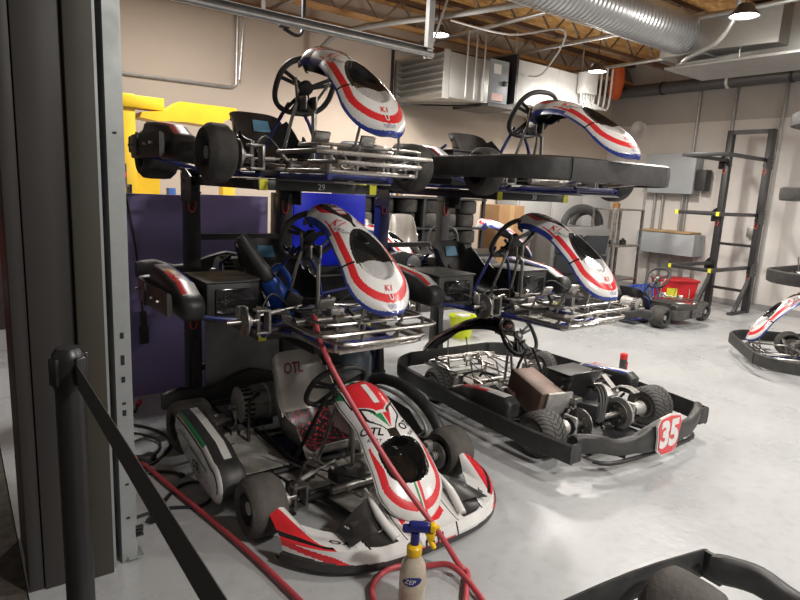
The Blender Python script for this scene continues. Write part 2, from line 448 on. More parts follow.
def m_column():
    mb = MB(); mb.tube([(0, .215, .505), (0, .39, .375), (0, .40, .12)], .0115, CHROME, 10)
    mb.cyl((0, .25, .48), (0, .30, .44), .024, BLACKM, 10); mb.box((0, .40, .13), (.09, .03, .012), STEEL)
    for s in (1, -1):
        mb.tube([(s * .05, .30, .44), (s * .07, .28, .36), (s * .10, .20, .10)], .010, CHROME, 8)
        mb.tube([(s * .10, .375, .55), (s * .05, .30, .44), (0, .28, .45)], .008, CHROME, 8)
        mb.box((s * .03, .33, .44), (.012, .07, .07), STEEL, b=.003)
    mb.box((0, .28, .43), (.07, .06, .06), BLACKP, b=.01)
    return mb.mesh('steering_column')
def m_nose_frame(m):
    mb = MB()
    def loop(z, w, y0, y1, r=.0105, k=.06):
        mb.tube([(-w, y0, z), (-w, y1 - k, z), (-w + k * .3, y1 - k * .3, z), (-w + k, y1, z), (w - k, y1, z), (w - k * .3, y1 - k * .3, z), (w, y1 - k, z), (w, y0, z)], r, m, 8)
    loop(.075, .26, .62, 1.0); loop(.115, .24, .8, 1.06); loop(.155, .33, .70, 1.03); loop(.19, .28, .78, .98, .008)
    for x in (-.24, -.1, .1, .24):
        mb.cyl((x, .99, .07), (x, 1.01, .19), .008, m, 8)
    for s in (1, -1):
        mb.cyl((s * .12, 1.0, .18), (s * .10, 1.03, .33), .006, m, 6)
        mb.tube([(s * .17, .86, .06), (s * .2, .9, .12), (s * .24, .98, .15)], .009, m, 8)
        mb.tube([(s * .33, .72, .155), (s * .3, .6, .16), (s * .2, .5, .12), (s * .17, .42, .07)], .009, m, 8, smooth=3)
        mb.tube([(s * .14, .60, .06), (s * .14, .66, .20), (s * .10, .72, .23)], .008, m, 8)
        mb.box((s * .13, .72, .24), (.085, .015, .055), m, rot=Matrix.Rotation(rad(-25), 3, 'X'), b=.004)
    return mb.mesh('nose_frame')
def m_linkage():
    mb = MB(); random.seed(3)
    for s in (1, -1):
        mb.tube([(s * .12, .70, .22), (s * .13, .5, .16), (s * .2, .2, .12), (s * .22, -.1, .13), (s * .2, -.35, .16)], .004, BLACKP, 6, smooth=4)
        mb.tube([(s * .1, .66, .10), (s * .18, .3, .10), (s * .3, 0, .12)], .006, CHROME, 6)
        mb.tube([(s * .38, .50, .17), (s * .28, .42, .24), (s * .16, .36, .16)], .005, BLACKP, 6, smooth=5)
    mb.box((.06, .40, .10), (.13, .10, .06), BLACKM, b=.01); mb.box((-.13, .33, .10), (.09, .13, .05), ALU, b=.008)
    mb.cyl((-.2, .52, .1), (.2, .52, .1), .02, STEEL, 12); mb.box((.14, .22, .09), (.10, .07, .05), STEEL, b=.006)
    for k in range(8):
        x, y, z = random.uniform(-.25, .25), random.uniform(.2, .75), random.uniform(.06, .14)
        mb.cyl((x, y, z), (x + random.uniform(-.05, .05), y + random.uniform(-.03, .03), z + random.uniform(.01, .05)), random.uniform(.006, .014), random.choice([STEEL, CHROME, ALU, BLACKM]), 8)
    return mb.mesh('steering_linkage')
def m_rear_axle():
    mb = MB(); mb.cyl((-.52, -.53, .14), (.52, -.53, .14), .021, STEEL, 14)
    for x in (-.30, .30):
        mb.box((x, -.53, .13), (.03, .11, .16), ALU, b=.012); mb.lathe([(-.02, .03), (-.02, .055), (.02, .055), (.02, .03)], BLACKM, 18, c=(x, -.53, .14), closed=True)
    for x, r in ((-.20, .10), (.18, .085)):
        mb.lathe([(-.004, .022), (-.004, r), (.004, r), (.004, .022)], STEEL, 30, c=(x, -.53, .14), closed=True)
        for k in range(6):
            a = k * PI / 3; mb.cyl((x - .012, -.53 + .05 * math.cos(a), .14 + .05 * math.sin(a)), (x + .012, -.53 + .05 * math.cos(a), .14 + .05 * math.sin(a)), .007, STEEL, 6)
    for x in (-.40, .40): mb.lathe([(-.04, .022), (-.04, .036), (.04, .05), (.05, .05), (.05, .022)], ALU, 18, c=(x, -.53, .14), closed=True)
    mb.box((-.20, -.44, .17), (.05, .06, .08), BLACKM, b=.008)
    return mb.mesh('rear_axle')
def m_motor(x0, x1, y, z, r, fins=22):
    mb = MB(); L = x1 - x0
    mb.lathe([(x0 + L * .0, .001), (x0, r * .7), (x0 + L * .06, r * .98), (x0 + L * .3, r), (x0 + L * .32, r * .93), (x1 - L * .3, r * .93), (x1 - L * .28, r), (x1 - L * .06, r), (x1, r * .75), (x1, .001)], ALU, 40, c=(0, y, z))
    for k in range(fins):
        a = 2 * PI * k / fins
        mb.box((x1 - L * .17, y + r * 1.0 * math.cos(a), z + r * 1.0 * math.sin(a)), (L * .24, .009, .014), BLACKM, rot=Matrix.Rotation(a, 3, 'X') @ Matrix.Rotation(0, 3, 'X'))
    for k in range(8):
        a = 2 * PI * k / 8 + .2; mb.box((x0 + L * .48, y + r * .95 * math.cos(a), z + r * .95 * math.sin(a)), (L * .42, .006, .006), STEEL, rot=Matrix.Rotation(a, 3, 'X'))
    mb.cyl((x1, y, z), (x1 + .04, y, z), .02, STEEL, 12)
    mb.box((x0 + L * .5, y, z - r), (L * .7, r * 1.1, .05), BLACKM, b=.005)
    return mb.mesh('motor')
def band_path():
    pts = []
    for a in range(0, 91, 10): pts.append((.72 - .34 + .34 * math.cos(rad(a)), .78 + .36 * math.sin(rad(a))))
    return [(.70, -.90), (.75, -.5), (.76, 0), (.74, .5)] + pts + [(-x, y) for x, y in reversed(pts)] + [(-.74, .5), (-.76, 0), (-.75, -.5), (-.70, -.90)]
def m_band(path, z0, z1, th=.018, closed=False, m=BLACKP, returns=None):
    mb = MB(); P = [V(x, y, 0) for x, y in path]; P = catmull(P, 3, closed); n = len(P)
    prof = [(0, z0), (th, z0 + .01), (th * 1.2, (z0 + z1) / 2), (th, z1 - .01), (0, z1), (-.004, z1 - .01), (-.004, z0 + .01)]
    vs = []; fs = []; q = len(prof)
    for i in range(n):
        d = (P[(i + 1) % n] - P[i - 1]) if closed else P[min(i + 1, n - 1)] - P[max(0, i - 1)]
        d.normalize(); nn = V(d.y, -d.x, 0)
        for (o, z) in prof: vs.append(P[i] + nn * o + V(0, 0, z))
    for i in range(n if closed else n - 1):
        j = (i + 1) % n
        for k in range(q):
            l = (k + 1) % q; fs.append([i * q + k, i * q + l, j * q + l, j * q + k])
    if not closed: fs.append(list(range(q))); fs.append([(n - 1) * q + k for k in range(q)][::-1])
    mb.add(vs, fs, m)
    return mb
def m_bumper(open_rear=True):
    p = band_path()
    mb = m_band(p, .10, .225)
    for s in (1, -1):
        mb.box((s * .665, -.89, .165), (.09, .02, .115), BLACKP, b=.004)
        for y in (-.2, .25): mb.cyl((s * .34, y, .08), (s * .70, y, .13), .011, CHROME, 8)
    mb.cyl((-.2, .9, .09), (-.3, 1.12, .12), .011, CHROME, 8); mb.cyl((.2, .9, .09), (.3, 1.12, .12), .011, CHROME, 8)
    return mb.mesh('perimeter_bumper')
def m_bumper_rear():
    mb = m_band([(-.70, -.88), (-.55, -.92), (-.3, -.94), (.3, -.94), (.55, -.92), (.70, -.88)], .085, .235)
    for s in (1, -1): mb.cyl((s * .3, -.7, .08), (s * .3, -.85, .13), .012, CHROME, 8)
    return mb.mesh('rear_bumper')
def m_rear_mould():      # moulded black rear bar, wide ends with a raised centre boss
    mb = MB(); pts = []; 
    X = [-.64, -.60, -.50, -.38, -.25, -.13, 0, .13, .25, .38, .50, .60, .64]
    ctr = [(x, -.86 - .12 * (1 - (x / .64) ** 2) + (.02 if abs(x) > .55 else 0), .17 + .03 * math.exp(-(x / .16) ** 2) + (.035 if abs(x) > .45 else 0) * 1) for x in X]
    hz = [.05, .06, .055, .05, .055, .085, .10, .085, .055, .05, .055, .06, .05]
    P = catmull([V(*c) for c in ctr], 4); H = [lerp_tab([(i, h) for i, h in enumerate(hz)], j / 4) for j in range(len(P))]
    seg = 12; vs = []; fs = []
    for p, h in zip(P, H):
        for k in range(seg):
            a = 2 * PI * k / seg; c, s_ = math.cos(a), math.sin(a)
            vs.append(p + V(0, math.copysign(abs(c) ** .6, c) * .032, math.copysign(abs(s_) ** .6, s_) * h))
    n = len(P)
    for i in range(n - 1):
        for k in range(seg):
            l = (k + 1) % seg; fs.append([i * seg + k, i * seg + l, (i + 1) * seg + l, (i + 1) * seg + k])
    fs.append(list(range(seg))[::-1]); fs.append([(n - 1) * seg + k for k in range(seg)])
    mb.add(vs, fs, BLACKP)
    mb.tube([(-.5, -.88, .085), (-.35, -.96, .08), (.35, -.96, .08), (.5, -.88, .085)], .014, BLACKM, 8, smooth=4)
    for s in (1, -1): mb.cyl((s * .3, -.7, .08), (s * .3, -.95, .10), .013, BLACKM, 8)
    return mb.mesh('rear_bumper', 50)
def m_plate():
    mb = MB(); y = -1.03
    def shp(k): return [(x * k * 1.12, .215 + (z - .215) * k * 1.12) for x, z in ((-.085, .31), (0, .322), (.085, .31), (.105, .27), (.09, .21), (.085, .14), (.05, .108), (-.05, .108), (-.085, .14), (-.09, .21), (-.105, .27))]
    mb.prism(shp(1.08), y + .012, y, WHITE, 'xz'); mb.prism(shp(1), y, y - .004, RED, 'xz')
    vs, fs = text_geo('35', cuts=0, offset=.05)
    for off, m, sc in ((.0055, WHITE, .225),):
        mb.add([V(v.x * sc * .84, y - off, .215 + v.y * sc) for v in vs], fs, m)
    return mb.mesh('number_plate', 0)
def pod_shape(full, s, kind):
    pass
def m_pod(side, kind):
    # long rounded pod beside the seat, loft across its width
    mb = MB(); y0, y1 = (-.36, .36) if kind == 'O' else (-.36, .30)
    def prof(k):    # (y,z) outline shrunk by k
        c = []
        zf, rf = (.155, .105) if kind == 'O' else (.16, .07)
        for a in range(-100, 101, 20): c.append((y1 - rf + (rf - k) * math.cos(rad(a)), zf + (rf - k) * math.sin(rad(a))))
        c += [(.12, zf + rf + .045 - k), (-.12, zf + rf + .075 - k), (y0 + .07, zf + rf + .085 - k), (y0 + k + .01, zf + rf + .05 - k), (y0 + k + .015, zf + rf - .04), (y0 + .12, zf - rf * .2 + k), (0, zf - rf * .9 + k)]
        return c
    def mf(i, j, n):    # j index round the outline, i across
        if kind == 'O':
            if i == 4: return GREEN if 11 <= j <= 12 else WHITE
            if i == 2 and 10 <= j <= 12: return WHITE
            return BLACKP
        if i in (1, 2, 3) and 9 <= j <= 12: return [BLUE if j >= 11 else WHITE, WHITE, RED if j in (10, 11) else WHITE][i - 1]
        if i == 4 and j < 13: return BLACKP
        return BLACKP
    xs = [(.56, .03), (.575, .008), (.60, 0), (.64, 0), (.69, .004), (.705, .02)] if kind == 'O' else [(.57, .03), (.58, .008), (.60, 0), (.64, 0), (.67, .004), (.685, .02)]
    rings = [[V(side * x, a, b) for a, b in prof(k)] for x, k in xs]; n = len(rings[0])
    for i in range(len(rings) - 1):
        for j in range(n):
            l = (j + 1) % n
            mb.add([rings[i][j], rings[i][l], rings[i + 1][l], rings[i + 1][j]], [[0, 1, 2, 3]], mf(i, j, n))
    mb.add(rings[0], [list(range(n))], BLACKP)
    mb.add(rings[-1], [list(range(n))], WHITE if kind == 'O' else BLACKP)
    if kind == 'O':      # black pinstripe on the white flank
        o = [V(side * .7075, a, b) for a, b in prof(.035)]
        mb.tube(o[4:14], .004, GLOSSK, 5)
        mb.prism([(-.28, .235), (-.26, .245), (.17, .19), (.18, .18)], side * .7055, side * .7075, GREEN, 'yz')
        text_on(mb, 'OTL', lambda x, y: V(side * .7085, side * x * .06 + .02, .15 + y * .06), GLOSSK, offset=.02)
    else:
        text_on(mb, 'K1', lambda x, y: V(side * (.635 - y * .06), -side * x * .06 + .02, .297), RED, shear=.2, offset=.02)
    return mb.mesh('side_pod', 45)
def m_pod_hoop(side):      # open hoop shaped pod
    mb = MB(); pts = [(.66, -.36, .30), (.66, -.10, .34), (.66, .14, .30), (.66, .31, .20), (.66, .34, .11), (.66, .22, .06), (.66, -.05, .10), (.66, -.32, .16), (.66, -.40, .23)]
    mb.tube([(side * x, y, z) for x, y, z in pts], .034, BLACKP, 12, closed=True, smooth=4, ry=.04)
    q = [(.62, -.30, .27), (.62, -.05, .285), (.62, .16, .24), (.62, .26, .16), (.62, .22, .10), (.62, -.05, .14), (.62, -.30, .2)]
    mb.tube([(side * x, y, z) for x, y, z in q], .012, ALU, 8, closed=True, smooth=4)
    mb.prism([(-.30, .26), (.1, .24), (.24, .15), (.2, .1), (-.3, .18)], side * .60, side * .605, BLACKP, 'yz')
    return mb.mesh('side_pod', 50)
def m_pod_band(side):
    p = [(.735, .20), (.745, -.1), (.74, -.35), (.69, -.42), (.60, -.42), (.53, -.38)]
    BB = mat('worn grey rubber strip', (.055, .054, .052), .4, dirt=.4, dcol=(.10, .10, .095), scale=12); mb = m_band([(side * x, y) for x, y in p], .11, .235, m=BB) if side > 0 else m_band([(side * x, y) for x, y in reversed(p)], .11, .235, m=BB)
    mb.box((side * .765, -.12, .178), (.012, .03, .12), BLACKM, b=.002)
    for y in (.12, -.3, .0): mb.cyl((side * .75, y, .178), (side * .77, y, .178), .008, STEEL, 8)
    return mb.mesh('bumper_band')
def m_battery(side, m, y0=-.20, y1=.17):
    mb = MB(); x0, x1 = .22, .53
    mb.box((side * (x0 + x1) / 2, (y0 + y1) / 2, .16), (x1 - x0, y1 - y0, .21), m, b=.012)
    mb.box((side * (x0 + x1) / 2, (y0 + y1) / 2, .268), (x1 - x0 + .015, y1 - y0 + .015, .012), m, b=.004)
    mb.box((side * (x0 + x1) / 2, y1 + .008, .165), ((x1 - x0) * .72, .014, .14), GLOSSK, b=.01)
    return mb.mesh('battery_box')
def m_full_nose():
    mb = MB()
    def outline(s):      # s -1..1 across -> front (x,y)
        a = s * rad(88); x = .605 * s
        k = abs(s); y = 1.10 - .05 * k ** 2 - .24 * k ** 4.5
        return x, y
    def fn(s_, t):
        s = s_ * 2 - 1; x, yf = outline(s); k = abs(s)
        zr = .20 * smooth(.60, .95, k) + .175 * (1 - smooth(.55, .75, k)); zr = max(zr, .12)
        if k < .42: zr = .17 + .035 * (1 - smooth(0.15, .42, k))
        dep = .14 + .16 * (1 - smooth(.1, .6, k)) * 0 + .10 * (1 - smooth(.1, .5, k)) + .13 * smooth(.55, .95, k)
        P = [(0, .03, 0), (.13, .035, 0), (.30, .075, .006), (.42, .12, .02), (.60, None, .35), (.80, None, .7), (1, None, 1)]
        if t < .42:
            z = lerp_tab([(0, .035), (.1, .03), (.25, .055), (.35, .095), (.42, .118)], t); y = yf - lerp_tab([(0, .04), (.1, .0), (.3, -.006), (.42, .012)], t)
        else:
            q = (t - .42) / .58; z = .118 + (zr - .118) * (q ** (1.4 if k < .6 else .8)); y = yf - .012 - dep * q
        xx = x * (1 + .02 * (t < .3)) * (1 - .05 * max(0, t - .42) * smooth(.8, 1, k))
        return (xx, y, z)
    def mf(s_, t):
        s = s_ * 2 - 1; k = abs(s)
        if t < .26 + .05 * smooth(.3, 1, k): return BLACKP
        if t < .42:
            if .205 < k < .225 and t > .26: return GLOSSK
            if k < .19 and .24 < t < .28: return RED
            if k > .66 and abs(t - (.40 - .10 * (1 - k) / .3)) < .035 * smooth(.66, .8, k): return RED
            return WHITE
        q = (t - .42) / .58
        if k < .25:
            if .235 < k: return GLOSSK
            return RED if (k < .2 and abs(q - .45 - .10 * math.sin(s * 16)) < .16 * (1.2 - k * 3)) else WHITE
        if k < .31: return WHITE
        if k < .52 + .05 * q: return WHITE if (k < .35 + .10 * q and q > .5 and k > .31) else (WHITE if q < .04 + .08 * smooth(.45, .55, k) else SEATK)
        if k < .535 + .05 * q: return GLOSSK
        d = q - .10 - (k - .72) * 1.5
        if k > .74 and abs(q - .12) < .05: return GLOSSK
        if k > .74 and q < .07: return RED
        if k > .76 and .17 < q < .17 + .62 * smooth(.76, .96, k): return RED
        return WHITE
    mb.grid(fn, 260, 100, BLACKP, mf, thick=-.005)
    def tx(s0, q0, size, ang):
        ca, sa = math.cos(ang), math.sin(ang)
        def f(x, y):
            X = -(x * ca - y * sa) * size; Y = (x * sa + y * ca) * size
            p = V(*fn((s0 + X / .64 + 1) / 2, .42 + .58 * (q0) - Y * 2.6)); return p + V(0, .002, .004)
        return f
    text_on(mb, 'OTL', tx(.655, .42, .050, .1), GLOSSK, offset=.02); text_on(mb, 'OTL', tx(-.655, .42, .050, -.1), GLOSSK, offset=.02)
    text_on(mb, 'OTL', lambda x, y: V(*fn((.0 - x * .07 / .64 + 1) / 2, .30 + y * .2)) + V(0, .004, 0), GLOSSK, offset=.015)
    # ridges running up to the panel
    for s in (1, -1):
        mb.tube([(s * .19, 1.06, .125), (s * .21, .95, .185), (s * .2, .82, .25)], [.022, .02, .006], WHITE, 8, smooth=3)
        mb.grid(lambda a, b: (s * (.20 + .19 * a), .86 + .13 * b + .03 * a, .235 - .10 * b - .10 * a * (1 - b) + .01 * math.sin(a * PI)), 8, 8, SEATK, thick=.004)
    return mb.mesh('front_bumper', 50)

# ------------------------------------------------------------------ kart assembly
RUB_OLD = mat('dusty tyre rubber', (.045, .042, .038), .8, dirt=.8, dcol=(.11, .10, .09), scale=8, bump=.2, bscale=50)
def kart(label, loc, rz, group, pan=None, panel=None, full_nose=False, bumper=None, wheels=('FR', 'FL', 'RR', 'RL'), tread=False, rails=NAVY, pods=('K', 'K'),
         seat=SEATK, batteries=(BLACKP, BLACKP), plate=False, band=(), motor=True, nose_frame=CHROME, seat_dx=0, steering=True, seat_tag=True, lite=False, axle=True, rear='mould', tyre=None, rub=None, pitch=0):
    root = thing('racing_kart', label, 'kart', loc, rz, group)
    def part(name, key, fn, loc=None, rot=None, parent=root):
        o = link(name, cached(key, fn), parent, loc)
        if rot: o.rotation_euler = rot
        return o
    part('chassis', 'ch' + rails.name, lambda: m_rails(rails)); part('floor_pan', 'pan' + (pan or FLOORPAN).name, lambda: m_pan(pan or FLOORPAN))
    tm = TREAD if tread else (rub or RUBBER)
    for w in ('FR', 'FL', 'RR', 'RL'):
        if w not in wheels: continue
        sx = 1 if w[1] == 'R' else -1; fr = w[0] == 'F'
        R, W = (.135, .13) if fr else (.142, .20)
        if rub: R, W = (.14, .17) if fr else (.15, .22)
        o = part('wheel', 'ty%s%s' % (fr, tm.name), lambda: m_tyre(R, W, 0, tm), (sx * (.575 if fr else .56), .53 if fr else -.53, R))
        part('rim', 'rim%s%s%s' % (fr, tread, bool(rub)), lambda: m_rim(R, W, ALU if tread else BLACKM), parent=o)
    part('front_axle', 'fa', m_front_axle); part('rear_axle', 'ra', m_rear_axle)
    part('steering_linkage', 'lk', m_linkage)
    if steering:
        part('steering_column', 'col', m_column)
        part('steering_wheel', 'sw', m_steering, (0, .20 if panel == 'O' else .29, .52 if panel == 'O' else .525), (rad(54), 0, 0))
    if seat:
        s_ = part('seat', 'seat' + seat.name, lambda: m_seat(seat), (seat_dx, 0, 0))
        if seat_tag == 'otl':
            f = seat_fn(.20)
            def otl():
                mb = MB()
                def cvt(x, y, sc, t0, u0): 
                    p = V(*f((u0 + x * sc / .2 + 1) / 2, t0 + y * sc / .8)); q = V(*f((u0 + x * sc / .2 + 1) / 2, max(0, t0 + y * sc / .8 - .02)))
                    return p + V(0, .009, .004)
                text_on(mb, 'OTL', lambda x, y: cvt(-x, y, .055, .90, .02), mat('dark red print', (.25, .02, .02), .5), offset=.02)
                return mb.mesh('seat_lettering', 0)
            part('lettering', 'otlseat', otl, parent=s_)
            def liner():
                mb = MB(); RP = mat('red printed liner', (.5, .03, .05), .6)
                nz = lambda s, t: math.sin(s * 47 + 5 * math.sin(t * 61)) + math.sin(t * 53 + 4 * math.sin(s * 37))
                def off(s, t):
                    p = V(*f(.14 + .72 * s, .16 + .50 * t)); return p + V(0, .012 if t > .5 else .004, .014)
                mb.grid(off, 44, 44, SEATK, lambda s, t: RP if (nz(s, t) > .95 or ((s - .88) ** 2 + (t - .86) ** 2 * 1.6 < .012)) else SEATK)
                return mb.mesh('seat_pad')
            part('seat_pad', 'liner', liner, parent=s_)
        elif seat_tag:
            f3 = seat_fn(.20, True)
            def stk():
                def g(a, b_):
                    p = V(*f3(.30 + .22 * a, .86 + .07 * b_)); return p + V(0, .010, .010)
                return MB().grid(g, 4, 3, LTBLUE).mesh('sticker')
            part('sticker', 'stk', stk, parent=s_)
    if panel:
        p = part('nose_panel', 'np' + panel, lambda: m_panel(panel))
        for q in range({'D': 0, 'K': 6, 'O': 5}[panel]): part('lettering', 'npt%s%d' % (panel, q), lambda: m_panel_text(panel, q), parent=p)
        if pitch:       # the panel tips about its lower edge
            c, s_ = math.cos(rad(pitch)), math.sin(rad(pitch)); p.rotation_euler = (rad(pitch), 0, 0)
            p.location = (0, 1.10 - (1.10 * c - .25 * s_), .25 - (1.10 * s_ + .25 * c))
    if full_nose: part('front_bumper', 'fn', m_full_nose)
    if nose_frame: part('nose_frame', 'nf' + nose_frame.name, lambda: m_nose_frame(nose_frame))
    if bumper: part('perimeter_bumper', 'pb', m_bumper).scale = (bumper, bumper, 1)
    for s, k in zip((1, -1), pods):
        if k == 'hoop': part('side_pod', 'hoop%d' % s, lambda: m_pod_hoop(s))
        elif k: part('side_pod', 'pod%s%d' % (k, s), lambda: m_pod(s, k))
    for s in band: part('bumper_band', 'bnd%d' % s, lambda: m_pod_band(s))
    for s, m in zip((1, -1), batteries):
        if m: part('battery_box', 'bt%d%s' % (s, m.name), lambda: m_battery(s, m))
    if motor: part('motor', 'mot', lambda: m_motor(-.02, .24, -.49, .23, .095))
    if rear == 'mould': part('rear_bumper', 'rm', m_rear_mould)
    elif rear == 'band': part('rear_bumper', 'rb', m_bumper_rear)
    if plate: part('number_plate', 'pl', m_plate)
    return root

K1R = kart('white and red kart marked 1 with full nose fairing, on the floor', (1.63, 2.91, 0), PI, 'karts',
           panel='O', full_nose=True, rails=BLACKM, nose_frame=None, pods=('O', 'hoop'), seat=SEATG, seat_dx=-.05, seat_tag='otl', batteries=(None, None), motor=False, rear='mould', rub=RUB_OLD)
o = m_motor(.03, .29, -.50, .23, .115); link('motor', o, K1R)
mb = MB(); mb.box((.36, -.16, .075), (.30, .52, .006), FLOORPAN)
for k in range(6): mb.box((.23 + k * .05, -.425, .085), (.034, .02, .02), FLOORPAN)
mb.beam((.51, -.42, .08), (.51, .10, .08), .012, .03, BLACKM); mb.beam((.20, -.42, .08), (.20, .10, .08), .012, .03, BLACKM)
mb.obj('motor_tray', K1R)
KG = 'karts'
T29 = kart('uppermost left kart, blue framed, on the rack arms numbered 29', (1.58, 3.33, 1.585), PI, KG,
           panel='K', pods=('K', 'K'), band=(1,), batteries=(None, None))
M1 = kart('wheel-less kart with red hose at its hub, on the lower left rack arms', (1.57, 3.22, .80), PI, KG,
          panel='K', wheels=(), pods=('K', None), band=(1,), batteries=(BLACKP, None))
T2 = kart('upper kart with full black bumper ring, on the rack arms right of kart 29', (3.08, 3.03, 1.585), PI - rad(4), KG, panel='K', bumper=.89, batteries=(BLACKP, BLACKP), pitch=9, seat_tag=False, nose_frame=None)
M2 = kart('kart with grey battery box on the lower arms of the second rack', (3.05, 3.10, .785), PI, KG,
          panel='K', wheels=('RR', 'RL'), batteries=(mat('grey battery case', (.10, .10, .095), .45, .3, dirt=.5, scale=9), BLACKP))
K35 = kart('black kart with red number 35 plate on its rear bumper, on the floor', (3.47, 2.78, 0), rad(-3), KG, panel='D', bumper=.98, tread=True,
           rails=BLACKM, plate=True, batteries=(BLACKP, None), pods=('K', 'K'), nose_frame=CHROME, seat_tag=False, motor=False)
FK = kart('stripped kart on the floor at the far wall, in front of the red bucket', (7.80, 4.62, 0), rad(-90), KG, panel=None, pods=('K', 'K'), batteries=(BLACKP, BLACKP), bumper=False, band=(1, -1))
for z, nm in ((2.30, 'topmost'), (1.57, 'second from top'), (.80, 'third from top')):
    kart('%s kart on the rack cut off by the right edge of the photo' % nm, (6.85, 1.38, z - (.06 if z > 2 else 0)), 0, KG, panel=None, bumper=True, seat_tag=False)
kart('floor kart with white nose panel under the rack cut off at the right edge', (7.20, 1.80, 0), rad(38), KG, panel='K', bumper=True, pitch=-13)
kart('black kart cut off by the bottom right corner of the photo', (1.43, .36, 0), rad(86), KG, panel=None, bumper=True, seat_tag=False, rub=RUB_OLD, nose_frame=None, pods=(None, None))
# kart 35 carries its battery case high beside the seat, and an open chain guard
mb = MB(); R_ = Matrix.Rotation(rad(12), 3, 'X') @ Matrix.Rotation(rad(-8), 3, 'Z')
mb.box((-.30, -.20, .26), (.20, .36, .20), COPPER, rot=R_, b=.012); mb.box((-.285, -.395, .225), (.205, .02, .205), ALU, rot=R_, b=.003)
mb.box((-.40, -.05, .16), (.03, .10, .18), COPPER, rot=R_, b=.004); mb.beam((-.3, -.30, .05), (-.3, -.30, .18), .04, .04, BLACKM)
mb.obj('battery_box', K35)
mb = MB(); pts = [(.27, -.53 + .15 * math.cos(rad(a)), .17 + .15 * math.sin(rad(a))) for a in range(-30, 121, 15)]
for a, b_ in zip(pts, pts[1:]): mb.beam(a, b_, .075, .006, STEEL, up=V(1, 0, 0)) if False else mb.beam(a, b_, .07, .006, STEEL, up=V(0, (a[1] + .53), (a[2] - .17)))
mb.tube(pts, .008, ALU, 6); mb.box((.18, -.40, .27), (.14, .16, .02), ALU, rot=Matrix.Rotation(rad(15), 3, 'X'), b=.004); mb.box((.30, -.36, .29), (.05, .16, .015), ALU, rot=Matrix.Rotation(rad(35), 3, 'X'))
mb.lathe([(.20, .03), (.20, .11), (.215, .11), (.215, .03)], ALU, 30, c=(0, -.53, .142), closed=True)
mb.obj('chain_guard', K35)
mb = MB()
for k in range(3): mb.tube([(.05 + k * .03, -.36, .30), (.02 + k * .03, -.46, .33), (0 + k * .03, -.52, .26), (-.04 + k * .02, -.55, .12)], .011, BLACKP, 8, smooth=5)
mb.box((-.1, -.50, .20), (.10, .14, .12), BLACKM, b=.01, rot=Matrix.Rotation(.5, 3, 'Z')); mb.box((-.16, -.42, .26), (.08, .1, .05), STEEL, b=.01)
for k in range(9): mb.cyl((-.26 + .02 * k, -.45 + .02 * (k % 3), .15), (-.25 + .02 * k, -.47, .22 + .015 * (k % 2)), .008, random.choice([STEEL, ALU, BLACKM]), 8)
mb.obj('brake_caliper', K35)


for ch in K35.children:      # its dull black nose hangs loose, twisted to the left
    if ch.name.startswith('nose_panel'):
        ch.matrix_local = Matrix.Translation((0, .36, .53)) @ Matrix.Rotation(rad(24), 4, 'Z') @ Matrix.Rotation(rad(6), 4, 'X') @ Matrix.Translation((0, -.36, -.60))

# ------------------------------------------------------------------ setting
def floor_mat():
    m = mat('grey epoxy floor', (.40, .41, .40), .25); nt = m.node_tree; b = nt.nodes['Principled BSDF']; N = nt.nodes.new; L = nt.links.new
    tc = N('ShaderNodeTexCoord'); n1 = N('ShaderNodeTexNoise'); n1.inputs['Scale'].default_value = .9; n1.inputs['Detail'].default_value = 8; n1.inputs['Roughness'].default_value = .62
    n2 = N('ShaderNodeTexNoise'); n2.inputs['Scale'].default_value = 14; n2.inputs['Detail'].default_value = 6
    for n in (n1, n2): L(tc.outputs['Object'], n.inputs['Vector'])
    r = N('ShaderNodeValToRGB'); e = r.color_ramp.elements; e[0].position = .32; e[0].color = (.375, .39, .40, 1); e[1].position = .75; e[1].color = (.45, .46, .465, 1)
    L(n1.outputs['Fac'], r.inputs['Fac'])
    r2 = N('ShaderNodeValToRGB'); e = r2.color_ramp.elements; e[0].position = .30; e[0].color = (.72, .72, .70, 1); e[1].position = .5; e[1].color = (1, 1, 1, 1)
    L(n2.outputs['Fac'], r2.inputs['Fac'])
    mx = N('ShaderNodeMix'); mx.data_type = 'RGBA'; mx.blend_type = 'MULTIPLY'; mx.inputs['Factor'].default_value = .35
    L(r.outputs['Color'], mx.inputs['A']); L(r2.outputs['Color'], mx.inputs['B']); L(mx.outputs['Result'], b.inputs['Base Color'])
    mr = N('ShaderNodeMapRange'); mr.inputs['From Min'].default_value = .3; mr.inputs['From Max'].default_value = .7; mr.inputs['To Min'].default_value = .20; mr.inputs['To Max'].default_value = .42
    L(n1.outputs['Fac'], mr.inputs['Value']); L(mr.outputs['Result'], b.inputs['Roughness'])
    bp = N('ShaderNodeBump'); bp.inputs['Strength'].default_value = .12; bp.inputs['Distance'].default_value = .02; L(n2.outputs['Fac'], bp.inputs['Height']); L(bp.outputs['Normal'], b.inputs['Normal'])
    return m
WALLC = mat('cream painted wall', (.52, .44, .365), .75, dirt=.25, dcol=(.46, .385, .32), scale=1.2)
WALLW = mat('white painted wall', (.66, .63, .60), .6, dirt=.3, dcol=(.52, .49, .46), scale=1.5)
WALLG = mat('grey painted wall band', (.42, .40, .375), .6, dirt=.2, scale=1.5)
X1, Y1, ZC = 10.1, 7.1, 4.0
struct(MB().span((.14, -5, -.1), (X1 + .2, Y1 + .2, 0), floor_mat()).obj('floor'))
struct(MB().span((-6, -5, -.1), (.135, Y1 + .2, -.004), mat('dark outer floor', (.10, .085, .07), .85, dirt=.8, dcol=(.03, .026, .02), scale=16, bump=.3, bscale=60)).obj('floor_outer'))
struct(MB().span((.4, Y1, 0), (X1 + .2, Y1 + .2, 4.4), WALLC).obj('wall_left'))
